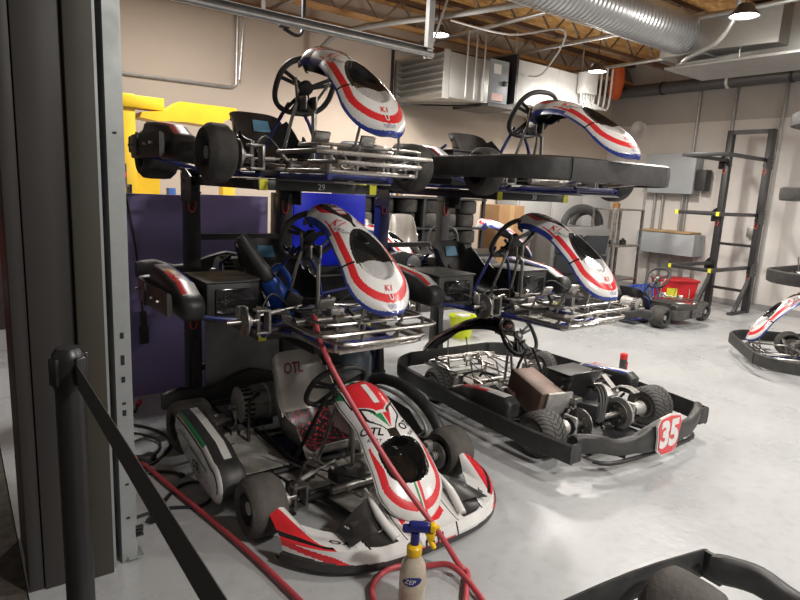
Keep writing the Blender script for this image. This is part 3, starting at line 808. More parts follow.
w = MB(); w.span((X1, -5, 0), (X1 + .2, Y1, 2.93), WALLW); w.span((X1, -5, 2.93), (X1 + .2, Y1, 4.4), WALLG)
struct(w.obj('wall_right'))
struct(MB().span((-6, Y1, 0), (.4, Y1 + .2, 4.4), mat('dark far wall', (.06, .05, .045), .8)).obj('wall_outer'))
struct(MB().span((X1 - .012, -5, 0), (X1, Y1, .10), mat('grey skirting', (.30, .29, .28), .6)).obj('baseboard_right'))
def osb():
    m = mat('oriented strand board', (.30, .17, .06), .8); nt = m.node_tree; b = nt.nodes['Principled BSDF']; N = nt.nodes.new; L = nt.links.new
    tc = N('ShaderNodeTexCoord'); v = N('ShaderNodeTexVoronoi'); v.inputs['Scale'].default_value = 9; v.distance = 'MANHATTAN'
    mp = N('ShaderNodeMapping'); mp.inputs['Scale'].default_value = (1, 2.6, 1); mp.inputs['Rotation'].default_value = (0, 0, .6)
    L(tc.outputs['Object'], mp.inputs['Vector']); L(mp.outputs['Vector'], v.inputs['Vector'])
    n = N('ShaderNodeTexNoise'); n.inputs['Scale'].default_value = 2; n.inputs['Detail'].default_value = 5; L(tc.outputs['Object'], n.inputs['Vector'])
    mx = N('ShaderNodeMix'); mx.data_type = 'FLOAT'; mx.inputs['Factor'].default_value = .5; L(v.outputs['Color'], mx.inputs['A']); L(n.outputs['Fac'], mx.inputs['B'])
    r = N('ShaderNodeValToRGB'); e = r.color_ramp.elements; e[0].position = .2; e[0].color = (.32, .14, .035, 1); e[1].position = .75; e[1].color = (.80, .48, .18, 1)
    L(mx.outputs['Result'], r.inputs['Fac']); L(r.outputs['Color'], b.inputs['Base Color']); return m
struct(MB().span((-1, -5, ZC), (X1 + .2, Y1 + .2, ZC + .1), osb()).obj('ceiling'))
JW = mat('pine joist', (.50, .29, .12), .75, dirt=.4, scale=5)
JD = mat('dark joist', (.10, .05, .025), .8)
n = 1
for i in range(9):      # open-web joists running along the hall
    y = 6.75 - i * 1.2
    w = MB(); w.span((-.6, y - .045, ZC - .36), (X1, y + .045, ZC - .31), JW if i % 2 == 0 else JD); w.span((-.6, y - .045, ZC - .05), (X1, y + .045, ZC - .001), JD)
    for k in range(17): w.beam((-.4 + k * .62, y, ZC - .33), (-.09 + k * .62, y, ZC - .03), .02, .02, STEEL); w.beam((-.09 + k * .62, y, ZC - .03), (.22 + k * .62, y, ZC - .33), .02, .02, STEEL)
    struct(w.obj('trim_%d' % n)); n += 1
struct(MB().span((.4, Y1 - .10, 3.46), (X1, Y1, 3.60), mat('brown ledger beam', (.20, .10, .045), .7)).obj('trim_%d' % n)); n += 1
# near wall end: dark steel cladding and galvanised door track
DS = mat('dark steel cladding', (.035, .032, .032), .42, dirt=.3, dcol=(.05, .045, .04), scale=2, metal=.0)
DS2 = mat('olive dark steel', (.045, .04, .03), .5, dirt=.3, scale=2)
GALV = mat('galvanised steel', (.40, .42, .42), .42, .55, dirt=.6, dcol=(.26, .28, .28), scale=7)
w = MB(); w.span((.15, 2.50, 0), (.40, 2.9, 4), DS); w.span((.145, 2.46, 0), (.194, 2.62, 4), DS, bev=.003); w.span((.197, 2.45, 0), (.343, 2.56, 4), DS, bev=.003)
struct(w.obj('wall_near'))
w = MB(); w.span((.346, 2.425, 0), (.438, 2.58, 4), DS2, bev=.003); struct(w.obj('trim_%d' % n)); n += 1
w = MB(); w.span((.442, 2.455, 0), (.452, 2.60, 4), GALV); w.span((.452, 2.59, 0), (.478, 2.60, 4), GALV)
w.span((.478, 2.47, 0), (.484, 2.60, 4), GALV); w.span((.484, 2.47, 0), (.532, 2.476, 4), GALV); w.span((.528, 2.476, 0), (.534, 2.56, 4), GALV); w.span((.534, 2.50, 0), (.545, 2.53, 4), GALV)
SL = mat('dark slot', (.01, .01, .01), .6)
for z, h in ((.98, .03), (.88, .05), (.80, .03), (.70, .012), (.66, .03), (1.75, .01), (.35, .01), (.2, .012)):
    w.box((.506, 2.4695, z), (.014, .002, h * .8), SL)
w.box((.53, 2.49, .02), (.06, .08, .006), GALV)
for z in (.12, .135, .10): w.box((.552, 2.49, z), (.03, .02, .008), BLACKM)
struct(w.obj('door_1'))
# outside of the doorway: barrier
w = MB(); w.span((-.9, 6.2, 0), (.12, 6.45, 1.15), mat('red barrier block', (.45, .03, .03), .5), bev=.04); w.span((-.9, 6.19, .45), (.12, 6.46, .62), WHITE, bev=.02)
tag(w.obj('track_barrier'), 'red and white barrier block outside, past the left edge of the dark wall', 'barrier')

def lamp(x, y, z, e, label):
    t = thing('high_bay_lamp', label, 'lamp', (x, y, z), 0, 'ceiling lamps')
    MB().lathe([(.10, .02), (.09, .06), (.04, .09), (.0, .125), (-.012, .13), (-.012, .12), (.01, .115), (.04, .08)], mat('lamp housing', (.10, .10, .10), .4, .5), 32, 'z').obj('housing', t)
    MB().lathe([(-.012, .001), (-.014, .09), (0, .118)], mat('lamp lens', (1, 1, 1), .4, emis=(1, .93, .84), es=22), 32, 'z').obj('lens', t)
    MB().cyl((0, 0, .08), (0, 0, ZC - z), .006, BLACKM, 6).obj('cord', t)
    l = bpy.data.lights.new('lamp_light', 'SPOT'); l.energy = e; l.color = (1, .94, .87); l.shadow_soft_size = .16; l.spot_size = rad(165); l.spot_blend = .5
    o = link('lamp_light', l, None, (x, y, z - .04))
    l = bpy.data.lights.new('lamp_spill', 'POINT'); l.energy = 22; l.color = (1, .94, .87); l.shadow_soft_size = .1; link('lamp_spill', l, None, (x, y, z - .22))
LX = [(7.18, 5.35, 3.3, 'ceiling lamp shining above the far wall corner'), (5.9, 2.87, 3.3, 'ceiling lamp in front of the silver air handler at top right'), (4.47, 5.48, 3.3, 'ceiling lamp behind the galvanised rail end')]
for x, y, z, l in LX: lamp(x, y, z, 330, l)
for x, y, e in ((4.6, .4, 215), (8.6, .6, 250), (1.9, 5.3, 150), (7.5, -2.2, 260), (2.2, -1.6, 430)):
    l = bpy.data.lights.new('hall_light', 'AREA'); l.shape = 'DISK'; l.size = .4; l.energy = e * .55; l.color = (1, .96, .91); link('hall_light', l, None, (x, y, 3.5))
wd = bpy.data.worlds.new('w'); bpy.context.scene.world = wd; wd.use_nodes = True
wd.node_tree.nodes['Background'].inputs[0].default_value = (1, .95, .9, 1); wd.node_tree.nodes['Background'].inputs[1].default_value = .17

# camera
cam = bpy.data.cameras.new('cam'); co = link('camera', cam); bpy.context.scene.camera = co
cam.sensor_fit = 'HORIZONTAL'; cam.sensor_width = 36; cam.lens = 36 * 600 / 800; cam.clip_start = .05
p, a, r = rad(10.5), rad(53), rad(2.9)
fw = V(math.cos(a) * math.cos(p), math.sin(a) * math.cos(p), -math.sin(p)); rt = V(math.sin(a), -math.cos(a), 0); up = rt.cross(fw)
Rr = rt * math.cos(r) + up * math.sin(r); Uu = up * math.cos(r) - rt * math.sin(r)
M = Matrix((Rr, Uu, -fw)).transposed().to_4x4(); M.translation = V(0, 0, 1.6); co.matrix_world = M
sc = bpy.context.scene; sc.view_settings.view_transform = 'Standard'; sc.view_settings.exposure = -0.12

# ------------------------------------------------------------------ racks
RK = mat('dark rack steel', (.028, .028, .030), .38, dirt=.3, dcol=(.05, .05, .05), scale=5)
REDC = mat('red safety clip', (.6, .08, .06), .4)
def rack(label, loc, rz, half, L, H, levels, num=None, upright=(None, None), tag_n=None, top=True, fl=.50, bars=(1.01, .32)):
    t = thing('kart_rack', label, 'rack', loc, rz, 'kart racks')
    for i, s in enumerate((-1, 1)):
        w = MB(); w.span((s * half - .046, -.04, 0), (s * half + .046, .05, H), upright[i] or RK, bev=.004)
        for z in levels: w.box((s * half, .005, z - .10), (.10, .10, .012), BLACKM)
        w.obj('upright', t)
        w = MB(); w.beam((s * half, -.02, .52), (s * half, -fl * .76, .03), .05, .05, RK); w.span((s * half - .04, -fl, 0), (s * half + .04, .05, .035), RK, bev=.003); w.obj('foot', t)
    for z in levels:
        for s in (-1, 1):
            w = MB(); w.span((s * half - .025, -L, z - .05), (s * half + .025, -.03, z), RK, bev=.003)
            w.prism([(-.16, z - .16), (.045, z - .16), (.045, z + .05), (-.05, z + .05), (-.16, z)], s * half + s * .047, s * half + s * .055, RK, 'yz')
            for dz in (-.1, -.03, .02): w.cyl((s * half + s * .04, 0, z + dz), (s * half + s * .062, 0, z + dz), .011, STEEL, 8)
            a = w.obj('arm', t)
            MB().tube([(s * half, .0, z - .13), (s * half - .03, -.04, z - .14), (s * half - .03, -.045, z - .21), (s * half, -.045, z - .22), (s * half + .012, -.04, z - .16)], .006, REDC, 6, closed=True, smooth=3).obj('safety_clip', a)
        w = MB(); w.span((-half - .03, -L - .03, z - .05), (half + .03, -L + .02, z), RK, bev=.003)
        for s in (-1, 1) if not (num is None and z > 2) else ():  w.span((s * half - .022, -L - .033, z - .052), (s * half + .022, -L + .0, z + .003), YELLOW)
        c = w.obj('crossbar', t)
        if num and z == levels[-1]:
            m2 = MB(); text_on(m2, num, lambda x, y: V(x * .045, -L - .0325, z - .025 + y * .045), WHITE, cuts=0, offset=.01); m2.obj('lettering', c)
    for z in bars: MB().span((-half, -.02, z - .02), (half, .02, z + .02), RK).obj('brace', t)
    if top: MB().span((-half - .035, -.035, H - .06), (half + .035, .035, H), RK).obj('brace', t)
    return t
rack('left kart rack with two levels, holding kart 29 and the wheel-less kart', (1.60, 4.0, 0), 0, .33, 1.10, 1.66, (.83, 1.61), '29', top=False, fl=.12, bars=(1.22, .32))
rack('two level kart rack with one navy upright, right of the left rack', (3.27, 4.2, 0), 0, .34, 1.32, 1.66, (.815, 1.61), '30', upright=(NAVY, None), top=False, fl=.10, bars=(1.12,))
rack('tall empty three level rack standing against the right wall', (9.66, 4.34, 0), rad(-90), .29, 1.25, 2.72, (.72, 1.50, 2.30))
rack('rack mostly out of view at the right edge, carrying three karts', (6.85, .15, 0), rad(180), .33, 1.5, 2.9, (.83, 1.60, 2.33))

# ------------------------------------------------------------------ boards and things behind the racks
PUR = mat('purple board', (.24, .19, .42), .38, dirt=.6, dcol=(.27, .23, .46), scale=2.2)
tag(MB().span((.60, 4.50, 0), (1.405, 4.53, 1.475), PUR).obj('purple_board'), 'tall purple board standing left of the rack, behind the hanging cord', 'board', 'purple boards')
tag(MB().span((1.415, 4.50, 0), (2.03, 4.53, 1.485), PUR).obj('purple_board'), 'narrower purple board showing between the left rack uprights', 'board', 'purple boards')
t = thing('tool_cabinet', 'black tool cabinet low behind the left rack, under the bright blue board', 'cabinet', (2.55, 4.62, 0))
MB().span((-.46, -.2, .04), (.46, .2, .92), BLACKM, bev=.01).obj('carcass', t)
for k in range(3):
    d = MB().span((-.43, -.215, .08 + k * .28), (.43, -.2, .33 + k * .28), BLACKP, bev=.004).obj('drawer', t); MB().span((-.3, -.235, .28 + k * .28), (.3, -.22, .295 + k * .28), STEEL).obj('handle', d)
tag(MB().box((2.60, 4.50, 1.225), (.70, .02, .61), mat('bright blue board', (.008, .02, .62), .35, emis=(.01, .03, .9), es=.12), b=.003).obj('blue_board'), 'bright blue board behind the steering wheel of the wheel-less kart', 'board')  # weak emission added to brighten the blue; the board itself is no lamp
t = thing('grey_board', 'scuffed grey plastic board leaning inside the left rack, low down', 'board', (1.60, 3.935, 0))
w = MB(); w.box((0, 0, .38), (.54, .010, .76), mat('scuffed grey plastic', (.26, .26, .25), .4, dirt=.9, dcol=(.5, .5, .48), scale=4), rot=Matrix.Rotation(rad(0), 3, 'X')); w.obj('panel', t)
w = MB()
w.tube([(.955, 4.49, 1.46), (.965, 4.46, 1.48), (.99, 4.47, 1.36), (1.03, 4.475, 1.08), (1.05, 4.475, .80), (1.065, 4.475, .62)], .008, BLACKP, 8, smooth=5); w.cyl((1.065, 4.475, .64), (1.07, 4.475, .52), .022, BLACKP, 10); w.span((1.035, 4.46, .40), (1.10, 4.49, .53), BLACKP, bev=.01)
tag(w.obj('extension_lead'), 'black cord with a plug hanging down the front of the purple board', 'cord')
YP = mat('yellow painted steel', (.85, .55, .02), .35, dirt=.25, scale=4)
t = thing('vehicle_lift', 'yellow steel machine rising behind the purple boards', 'machine', (1.30, 6.0, 0))
MB().span((0, 0, 0), (.11, .14, 2.32), YP, bev=.006).obj('column', t); MB().span((0, -.02, 2.20), (.36, .16, 2.31), YP, bev=.006).obj('top_plate', t)
w = MB(); w.prism([(.16, 0), (.36, 0), (.36, 1.78), (.30, 1.93), (.20, 1.93), (.14, 1.78)], .18, .34, YP, 'xz'); w.obj('carriage', t)
w = MB(); w.prism([(.30, 2.10), (.55, 2.12), (.92, 2.10), (.92, 2.16), (1.05, 2.24), (1.05, 2.30), (.50, 2.30), (.36, 2.20), (.16, 2.17), (.14, 2.12)], -.04, .22, YP, 'xz'); w.obj('arm', t)
w = MB(); w.span((.92, .0, 0), (1.05, .12, 1.6), YP, bev=.006); w.obj('column', t)
tag(MB().span((1.63, 5.80, 0), (1.70, 5.87, 1.50), mat('blue paint', (.02, .10, .35), .4), bev=.004).obj('blue_post'), 'thin blue post beside the yellow machine', 'post')
for k in range(3): tag(MB().span((2.08 + k * .10, 4.50 + .01 * k, 0), (2.15 + k * .10, 4.56 + .01 * k, 1.52 - .03 * k), mat('weathered timber', (.10, .075, .05), .8, dirt=.5, scale=6), bev=.004).obj('timber_post'), '%s of three dull timber posts standing between purple and blue boards' % ['leftmost', 'middle', 'rightmost'][k], 'post', 'timber posts')
for (px, y, z) in ((1.24, 5.7, 0),):
    t = thing('spray_can_rack', 'small shelf of dark cans glimpsed beside the galvanised door track', 'shelf', (px, y, z))
    w = MB(); w.span((-.16, -.06, 0), (-.14, .06, 1.52), BLACKM); w.span((.02, -.06, 0), (.04, .06, 1.52), BLACKM); w.span((-.16, -.06, 1.50), (.04, .06, 1.52), STEEL); w.obj('frame', t)
for k in range(2):
    w = MB(); w.lathe([(0, .001), (0, .035), (.17, .035), (.19, .015), (.24, .012), (.24, .001)], BLACKP if k else DIMR, 14, 'z', c=(1.14 + k * .08, 5.7, 1.52)); w.cyl((1.14 + k * .08, 5.7, 1.58), (1.14 + k * .08, 5.7, 1.62), .036, RED if k else WHITE, 14)
    tag(w.obj('bottle'), ('dark can, left' if not k else 'dark can, right') + ' one of the pair on the small shelf by the door track', 'bottle', 'cans by the door track')

# ------------------------------------------------------------------ pipes and ducts
CONDUIT = mat('galvanised conduit', (.50, .50, .49), .35, .8, dirt=.4, scale=12)
w = MB(); w.tube([(.55, 7.075, 2.63), (2.72, 7.08, 2.66), (2.78, 7.08, 2.70), (2.80, 7.08, 3.46)], .018, CONDUIT, 8)
tag(w.obj('conduit_pipe'), 'thin grey conduit running along the cream wall then turning up', 'pipe', 'wall conduits')
w = MB(); w.tube([(2.86, 7.04, 3.46), (2.80, 7.03, 2.75)], .012, CONDUIT, 8)
tag(w.obj('conduit_pipe'), 'slanting thin pipe beside the conduit bend on the cream wall', 'pipe', 'wall conduits')
t = thing('door_rail', 'bright galvanised overhead door rail running from the door track to the hanger', 'rail', (0, 0, 0))
w = MB(); w.span((.50, 4.28, 2.80), (3.46, 4.345, 2.805), CONDUIT); w.span((.50, 4.34, 2.745), (3.46, 4.345, 2.805), CONDUIT); w.tube([(.50, 4.30, 2.755), (3.46, 4.30, 2.755)], .026, CONDUIT, 12); w.obj('track', t)
w = MB(); w.span((3.40, 4.30, 2.72), (3.46, 4.306, 3.64), CONDUIT); w.span((3.40, 4.306, 2.72), (3.406, 4.35, 3.64), CONDUIT); w.obj('hanger', t)
w = MB(); w.beam((3.43, 4.32, 2.74), (3.75, 4.32, 3.64), .03, .005, CONDUIT); w.obj('brace', t)
w = MB(); w.beam((1.9, 4.32, 2.8), (1.9, 4.32, 3.64), .03, .005, CONDUIT); w.obj('hanger', t)
w = MB(); w.cyl((2.62, 5.10, 3.64), (2.62, 5.10, 2.96), .022, BLACKM, 10); w.tube([(2.62, 5.10, 2.97), (2.60, 5.10, 2.90), (2.54, 5.10, 2.88), (2.44, 5.12, 2.92)], .016, BLACKM, 8, smooth=4); w.box((2.44, 5.12, 2.94), (.10, .05, .04), BLACKM, b=.01)
tag(w.obj('hanging_hook'), 'black drop pipe with a hook hanging past the overhead rail', 'hook')
w = MB(); w.tube([(3.75, 7.0, 3.12), (3.95, 6.6, 3.42), (4.72, 5.4, 3.55), (5.1, 4.35, 3.58)], .035, mat('grey pipe', (.30, .29, .28), .5), 10, smooth=4); tag(w.obj('grey_pipe'), 'grey pipe rising diagonally from the cream wall to the joists', 'pipe')
w = MB(); w.beam((4.0, 7.07, 3.15), (5.0, 7.07, 2.75), .02, .02, BLACKM); w.beam((5.0, 7.07, 2.70), (5.0, 7.07, 3.45), .03, .03, BLACKM); w.beam((4.9, 7.05, 2.73), (5.9, 5.95, 2.73), .03, .02, BLACKM); tag(w.obj('heater_bracket'), 'black angle bracket holding the louvred unit to the wall', 'bracket')
SHEET = mat('galvanised sheet', (.36, .36, .345), .38, .65, dirt=.5, dcol=(.30, .29, .27), scale=5)
WSHEET = mat('white sheet metal', (.62, .62, .60), .4, dirt=.3, scale=4)
t = thing('louvred_heater', 'louvred galvanised heater box hung near the corner of the cream wall', 'heater', (5.08, 6.0, 2.76))
MB().span((.03, 0, 0), (.72, 1.02, .54), SHEET, bev=.006).obj('casing', t)
w = MB()
for k in range(7): w.beam((-.02, .02, .03 + k * .08), (-.02, 1.0, .03 + k * .08), .075, .006, SHEET, up=V(.55, 0, 1))
w.span((-.05, 0, -.02), (.04, .03, .56), SHEET); w.span((-.05, 1.0, -.02), (.04, 1.03, .56), SHEET); w.obj('louvre', t)
for x in (.3, .45, .60): MB().cyl((x, -.02, .02), (x, -.02, .86), .012, CONDUIT, 8).obj('hanger_rod', t)
t = thing('control_cabinet', 'grey control cabinet with stickers between the louvred heater and the white duct box', 'cabinet', (5.82, 6.0, 2.76))
MB().span((0, .02, .03), (.36, .5, .58), mat('blue grey enamel', (.26, .29, .31), .4), bev=.006).obj('casing', t); MB().span((.07, .005, .40), (.20, .02, .52), WHITE).obj('sticker', t); MB().span((.06, .005, .06), (.26, .02, .15), mat('pink sticker', (.6, .4, .38), .6)).obj('sticker', t); MB().span((.25, -.02, .26), (.31, .02, .32), BLACKP, bev=.005).obj('handle', t)
MB().span((-.1, -.1, -.04), (.45, .6, .0), BLACKM).obj('bracket', t)
t = thing('white_duct_box', 'large white duct box hung left of the orange pipe elbow', 'duct', (6.32, 6.0, 2.84))
MB().span((0, 0, 0), (.85, .9, .56), WSHEET, bev=.006).obj('casing', t); MB().span((.87, .02, .0), (1.55, .9, .56), WSHEET, bev=.006).obj('casing', t)
MB().span((-.04, -.02, -.02), (0, .9, .62), BLACKM).obj('bracket', t)
for x in (.05, 1.5): MB().cyl((x, .1, .5), (x, .1, ZC - 2.84 - .02), .01, CONDUIT, 8).obj('hanger_rod', t)
t = thing('junction_box', 'grey junction box with a fan of white conduits below the ceiling lamp', 'box', (7.60, 5.85, 3.12))
MB().span((0, 0, 0), (.30, .14, .30), WSHEET, bev=.006).obj('casing', t)
for k in range(5): MB().tube([(.03 + k * .06, .07, 0), (.03 + k * .07, .07, -.10), (.12 + k * .11, .07, -.20 + k * .01), (.22 + k * .13, .09, -.10), (.24 + k * .13, .09, .45)], .016, WSHEET, 8, smooth=5).obj('conduit', t)
t = thing('exhaust_pipe', 'long dark grey pipe with an orange elbow running along the white wall', 'pipe', (0, 0, 0))
MB().cyl((9.9, 7.0, 3.50), (9.9, 2.2, 3.50), .10, mat('dark grey pipe', (.10, .10, .105), .45, .3), 20).obj('pipe', t)
MB().tube([(9.55, 6.7, 3.85), (9.58, 6.7, 3.66), (9.66, 6.78, 3.53), (9.85, 6.9, 3.50)], .13, mat('orange silicone', (.75, .14, .03), .5), 16, smooth=4).obj('elbow', t)
for y in (6.0, 4.9, 4.0): MB().lathe([(-.02, .10), (-.02, .112), (.02, .112), (.02, .10)], WHITE if y == 4.9 else BLACKM, 24, 'y', c=(9.9, y, 3.50), closed=True).obj('clamp', t)
for y in (6.0, 4.9, 4.0, 2.6): MB().cyl((9.9, y, 3.58), (9.9, y, ZC), .008, CONDUIT, 6).obj('hanger_rod', t)
t = thing('spiral_duct', 'big silver spiral duct crossing under the ceiling', 'duct', (0, 3.86, 3.43))
w = MB(); prof = []
R0 = .21
x = 1.6
while x < 6.6:
    prof += [(x, R0), (x + .012, R0 + .009), (x + .03, R0 + .009), (x + .042, R0)]; x += .062
w.lathe(prof, mat('spiral duct metal', (.50, .51, .52), .3, .8, dirt=.5, dcol=(.34, .34, .33), scale=6), 48); w.obj('tube', t)
w = MB(); w.span((3.75, -.28, -.20), (4.15, -.14, -.08), BLACKM)
for k in range(9): w.span((3.77 + k * .043, -.295, -.21), (3.785 + k * .043, -.13, -.07), STEEL)
w.obj('grille', t)
t = thing('air_handler', 'flat silver air handler hung where the spiral duct ends, near the white wall', 'air handler', (0, 0, 0))
MB().span((6.6, 3.62, 3.20), (6.95, 4.10, 3.62), SHEET, bev=.008).obj('plenum', t)
MB().prism([(6.95, 3.9), (6.60, 3.62), (6.72, 2.9), (6.95, 2.9)], 3.22, 3.6, SHEET).obj('plenum', t)
MB().span((6.95, 1.3, 3.14), (7.6, 4.10, 3.64), SHEET, bev=.01).obj('casing', t)
MB().span((6.70, 1.2, 3.09), (7.56, 4.08, 3.12), SHEET, bev=.004).obj('drip_tray', t)
for x, y in ((6.8, 1.6), (7.4, 1.6), (6.8, 3.3)): MB().cyl((x, y, 3.12), (x, y, 3.64), .01, CONDUIT, 8).obj('hanger_rod', t)
MB().tube([(6.15, 3.05, 3.64), (6.2, 3.1, 3.40), (6.3, 3.3, 3.20), (6.5, 3.7, 3.14), (6.75, 3.9, 3.14)], .024, CONDUIT, 10, smooth=4).obj('flexible_pipe', t)
for i, (a, b_, lb) in enumerate((((3.2, 7.0, 3.60), (3.2, -2, 3.60), 'thin pipe crossing under the joists left of the lamp over the rail end'), ((5.4, 7.0, 3.58), (5.4, -2, 3.58), 'sprinkler pipe under the joists over the louvred heater'), ((6.6, 7.0, 3.56), (6.6, -1, 3.56), 'sprinkler pipe under the joists over the white duct box'), ((8.3, 7.0, 3.60), (8.3, -1, 3.60), 'sprinkler pipe under the joists above the air handler'))):
    tag(MB().cyl(a, b_, .026, CONDUIT, 10).obj('sprinkler_pipe'), lb, 'pipe', 'sprinkler pipes')
w = MB(); w.tube([(5.0, 5.9, 3.62), (5.3, 5.2, 3.40), (5.9, 4.9, 3.50), (6.4, 5.6, 3.2), (6.5, 5.95, 3.2)], .012, WSHEET, 6, smooth=6); tag(w.obj('loose_cable'), 'loose pale cable looping from the joists to the white duct box', 'cable')
for y, z0, lb in ((5.42, .8, 'left'), (4.84, .1, 'middle'), (4.12, .1, 'right')):
    tag(MB().cyl((10.07, y, z0), (10.07, y, 3.42), .022, CONDUIT, 8).obj('conduit_pipe'), '%s one of the three upright conduits on the white wall around the empty rack' % lb, 'pipe', 'upright conduits on the white wall')
tag(MB().box((10.05, 4.30, 1.20), (.06, .12, .16), SHEET, b=.006).obj('outlet_box'), 'small grey outlet box on the conduit right of the empty rack', 'box')
t = thing('electrical_cabinet', 'large pale grey electrical cabinet high on the white wall', 'cabinet', (9.98, 5.68, 2.08))
MB().box((0, 0, 0), (.24, .90, .66), mat('pale grey enamel', (.40, .43, .45), .4, dirt=.2, scale=2), b=.008).obj('casing', t); MB().box((0, -.55, -.1), (.18, .16, .34), BLACKP, b=.01).obj('switch_box', t)
for y in (.3, .15, -.2): MB().cyl((.06, y, -.32), (.06, y, -1.0), .02, CONDUIT, 8).obj('conduit', t)
t = thing('wireway_box', 'long pale grey metal box low on the white wall under the electrical cabinet', 'box', (9.92, 5.55, .91))
MB().box((0, 0, 0), (.34, 1.05, .36), MATS['pale grey enamel'], b=.008).obj('casing', t)
MB().box((0, 0, .20), (.38, .9, .03), mat('pine board', (.45, .30, .15), .7), b=.003).obj('shelf_board', t)
for y in (-.4, -.2, .0, .2, .4): MB().cyl((.12, y, -.18), (.12, y, -.89), .02, CONDUIT, 8).obj('conduit', t)
w = MB(); w.lathe([(0, .001), (-.03, .08), (-.06, .13), (-.06, .15), (0, .15)], WHITE, 20, 'x', c=(10.1, 6.48, 2.86)); tag(w.obj('emergency_light'), 'small oval white light fitting on the white wall', 'light')

# ------------------------------------------------------------------ far left corner furniture
LK = mat('grey locker', (.36, .36, .355), .5, dirt=.2, scale=2)
for k in range(3):
    t = thing('storage_locker', ['leftmost', 'middle', 'rightmost'][k] + ' one of the three tall grey lockers against the cream wall behind the second rack', 'locker', (7.2 + k * .82, 6.95, 0), 0, 'grey lockers')
    MB().span((0, -.35, 0), (.8, .1, 1.72), LK, bev=.008).obj('carcass', t); d = MB().span((.03, -.37, .06), (.77, -.35, 1.68), LK, bev=.004).obj('door', t); MB().span((.68, -.40, .85), (.70, -.37, 1.0), STEEL).obj('handle', d)
BRN = mat('brown cardboard', (.30, .17, .075), .8, dirt=.3, scale=4)
t = thing('cardboard_carton', 'tall brown cardboard carton behind the second rack', 'box', (6.55, 6.3, 0))
MB().span((-.26, -.2, 0), (.26, .2, 1.44), BRN, bev=.004).obj('carton', t); MB().span((-.05, -.203, .7), (.05, -.2, 1.44), mat('tan tape', (.42, .28, .14), .5)).obj('tape', t)
t = thing('parts_cabinet', 'grey parts cabinet with dark bins, left of the steel cart', 'cabinet', (7.66, 5.90, 0), rad(-20))
MB().span((-.48, -.3, 0), (.50, .35, 1.16), mat('mid grey steel', (.16, .16, .155), .45, .2, dirt=.4, scale=3), bev=.01).obj('carcass', t)
for r_ in range(3):
    for c_ in range(2):
        w = MB(); w.prism([(-.30, .78 - r_ * .3), (-.30, 1.02 - r_ * .3), (-.42, 1.06 - r_ * .3), (-.38, .78 - r_ * .3)], -.42 + c_ * .45, -.04 + c_ * .45, mat('dark bin', (.035, .037, .042), .4), 'yz'); w.obj('bin', t)
for k, (x, rr_, z) in enumerate(((7.85, .42, 1.16), (8.15, .36, 1.165))):
    P = [(x - rr_ + rr_ * (1 - math.cos(a)), 5.85 + k * .12, z + .02 + rr_ * .62 * math.sin(a)) for a in [PI * i / 14 for i in range(15)]]
    w = MB()
    w.tube([(p[0], p[1], p[2]) for p in P], .035, BLACKP, 10, ry=.07); tag(w.obj('bumper_hoop'), ['front', 'rear'][k] + ' one of two black bumper hoops standing on the parts cabinet', 'bumper', 'hoops on the parts cabinet')
t = thing('steel_cart', 'bare steel shelf cart between the parts cabinet and the far floor kart', 'cart', (8.45, 5.62, 0), rad(0))
for x in (-.36, .36):
    for y in (-.2, .2): MB().span((x - .018, y - .018, 0), (x + .018, y + .018, 1.46), STEEL).obj('leg', t)
for z in (.35, .88, 1.44): MB().span((-.38, -.22, z), (.38, .22, z + .025), STEEL, bev=.003).obj('shelf', t)
MB().tube([(.36, -.2, 1.46), (.36, -.2, 1.95), (.28, -.2, 2.02), (-.1, -.2, 2.02)], .018, STEEL, 8, smooth=3).obj('handle', t)
for k, (x, y, z, c_, h) in enumerate(((8.35, 5.6, 1.465, 'brass', .12), (8.55, 5.55, .905, 'dark', .10), (8.30, 5.6, .905, 'dark', .07))):
    w = MB(); w.lathe([(0, .001), (0, .05), (h * .6, .055), (h * .8, .025), (h, .02), (h, .001)], mat('brass', (.30, .16, .06), .4, .6) if c_ == 'brass' else BLACKM, 16, 'z', c=(x, y, z)); tag(w.obj('jar'), ['brass coloured jar on the top shelf of the steel cart', 'black jar, right one on the middle shelf of the steel cart', 'black jar, left one on the middle shelf of the steel cart'][k], 'jar')
t = thing('red_tub', 'red plastic tub with yellow label against the white wall', 'tub', (9.35, 5.05, 0), rad(-40))
w = MB(); w.prism([(-.24, 0), (.24, 0), (.30, .38), (-.30, .38)], -.2, .2, mat('red plastic', (.55, .015, .02), .35), 'xz'); w.span((-.32, -.22, .36), (.32, .22, .40), MATS['red plastic'], bev=.008); w.obj('body', t)
MB().box((-.10, -.206, .18), (.16, .01, .16), YELLOW).obj('sticker', t)
w = MB(); random.seed(5)
for k in range(6): w.tube([(8.2 + .1 * k, 5.2, .03), (8.1 + .12 * k, 5.15, .25), (8.3 + .1 * k, 5.1, .32), (8.3 + .08 * k, 5.0, .05)], .010, mat('blue hose', (.02, .08, .45), .4), 6, smooth=5)
tag(w.obj('blue_hose'), 'tangled blue hose on the floor below the steel cart', 'hose')

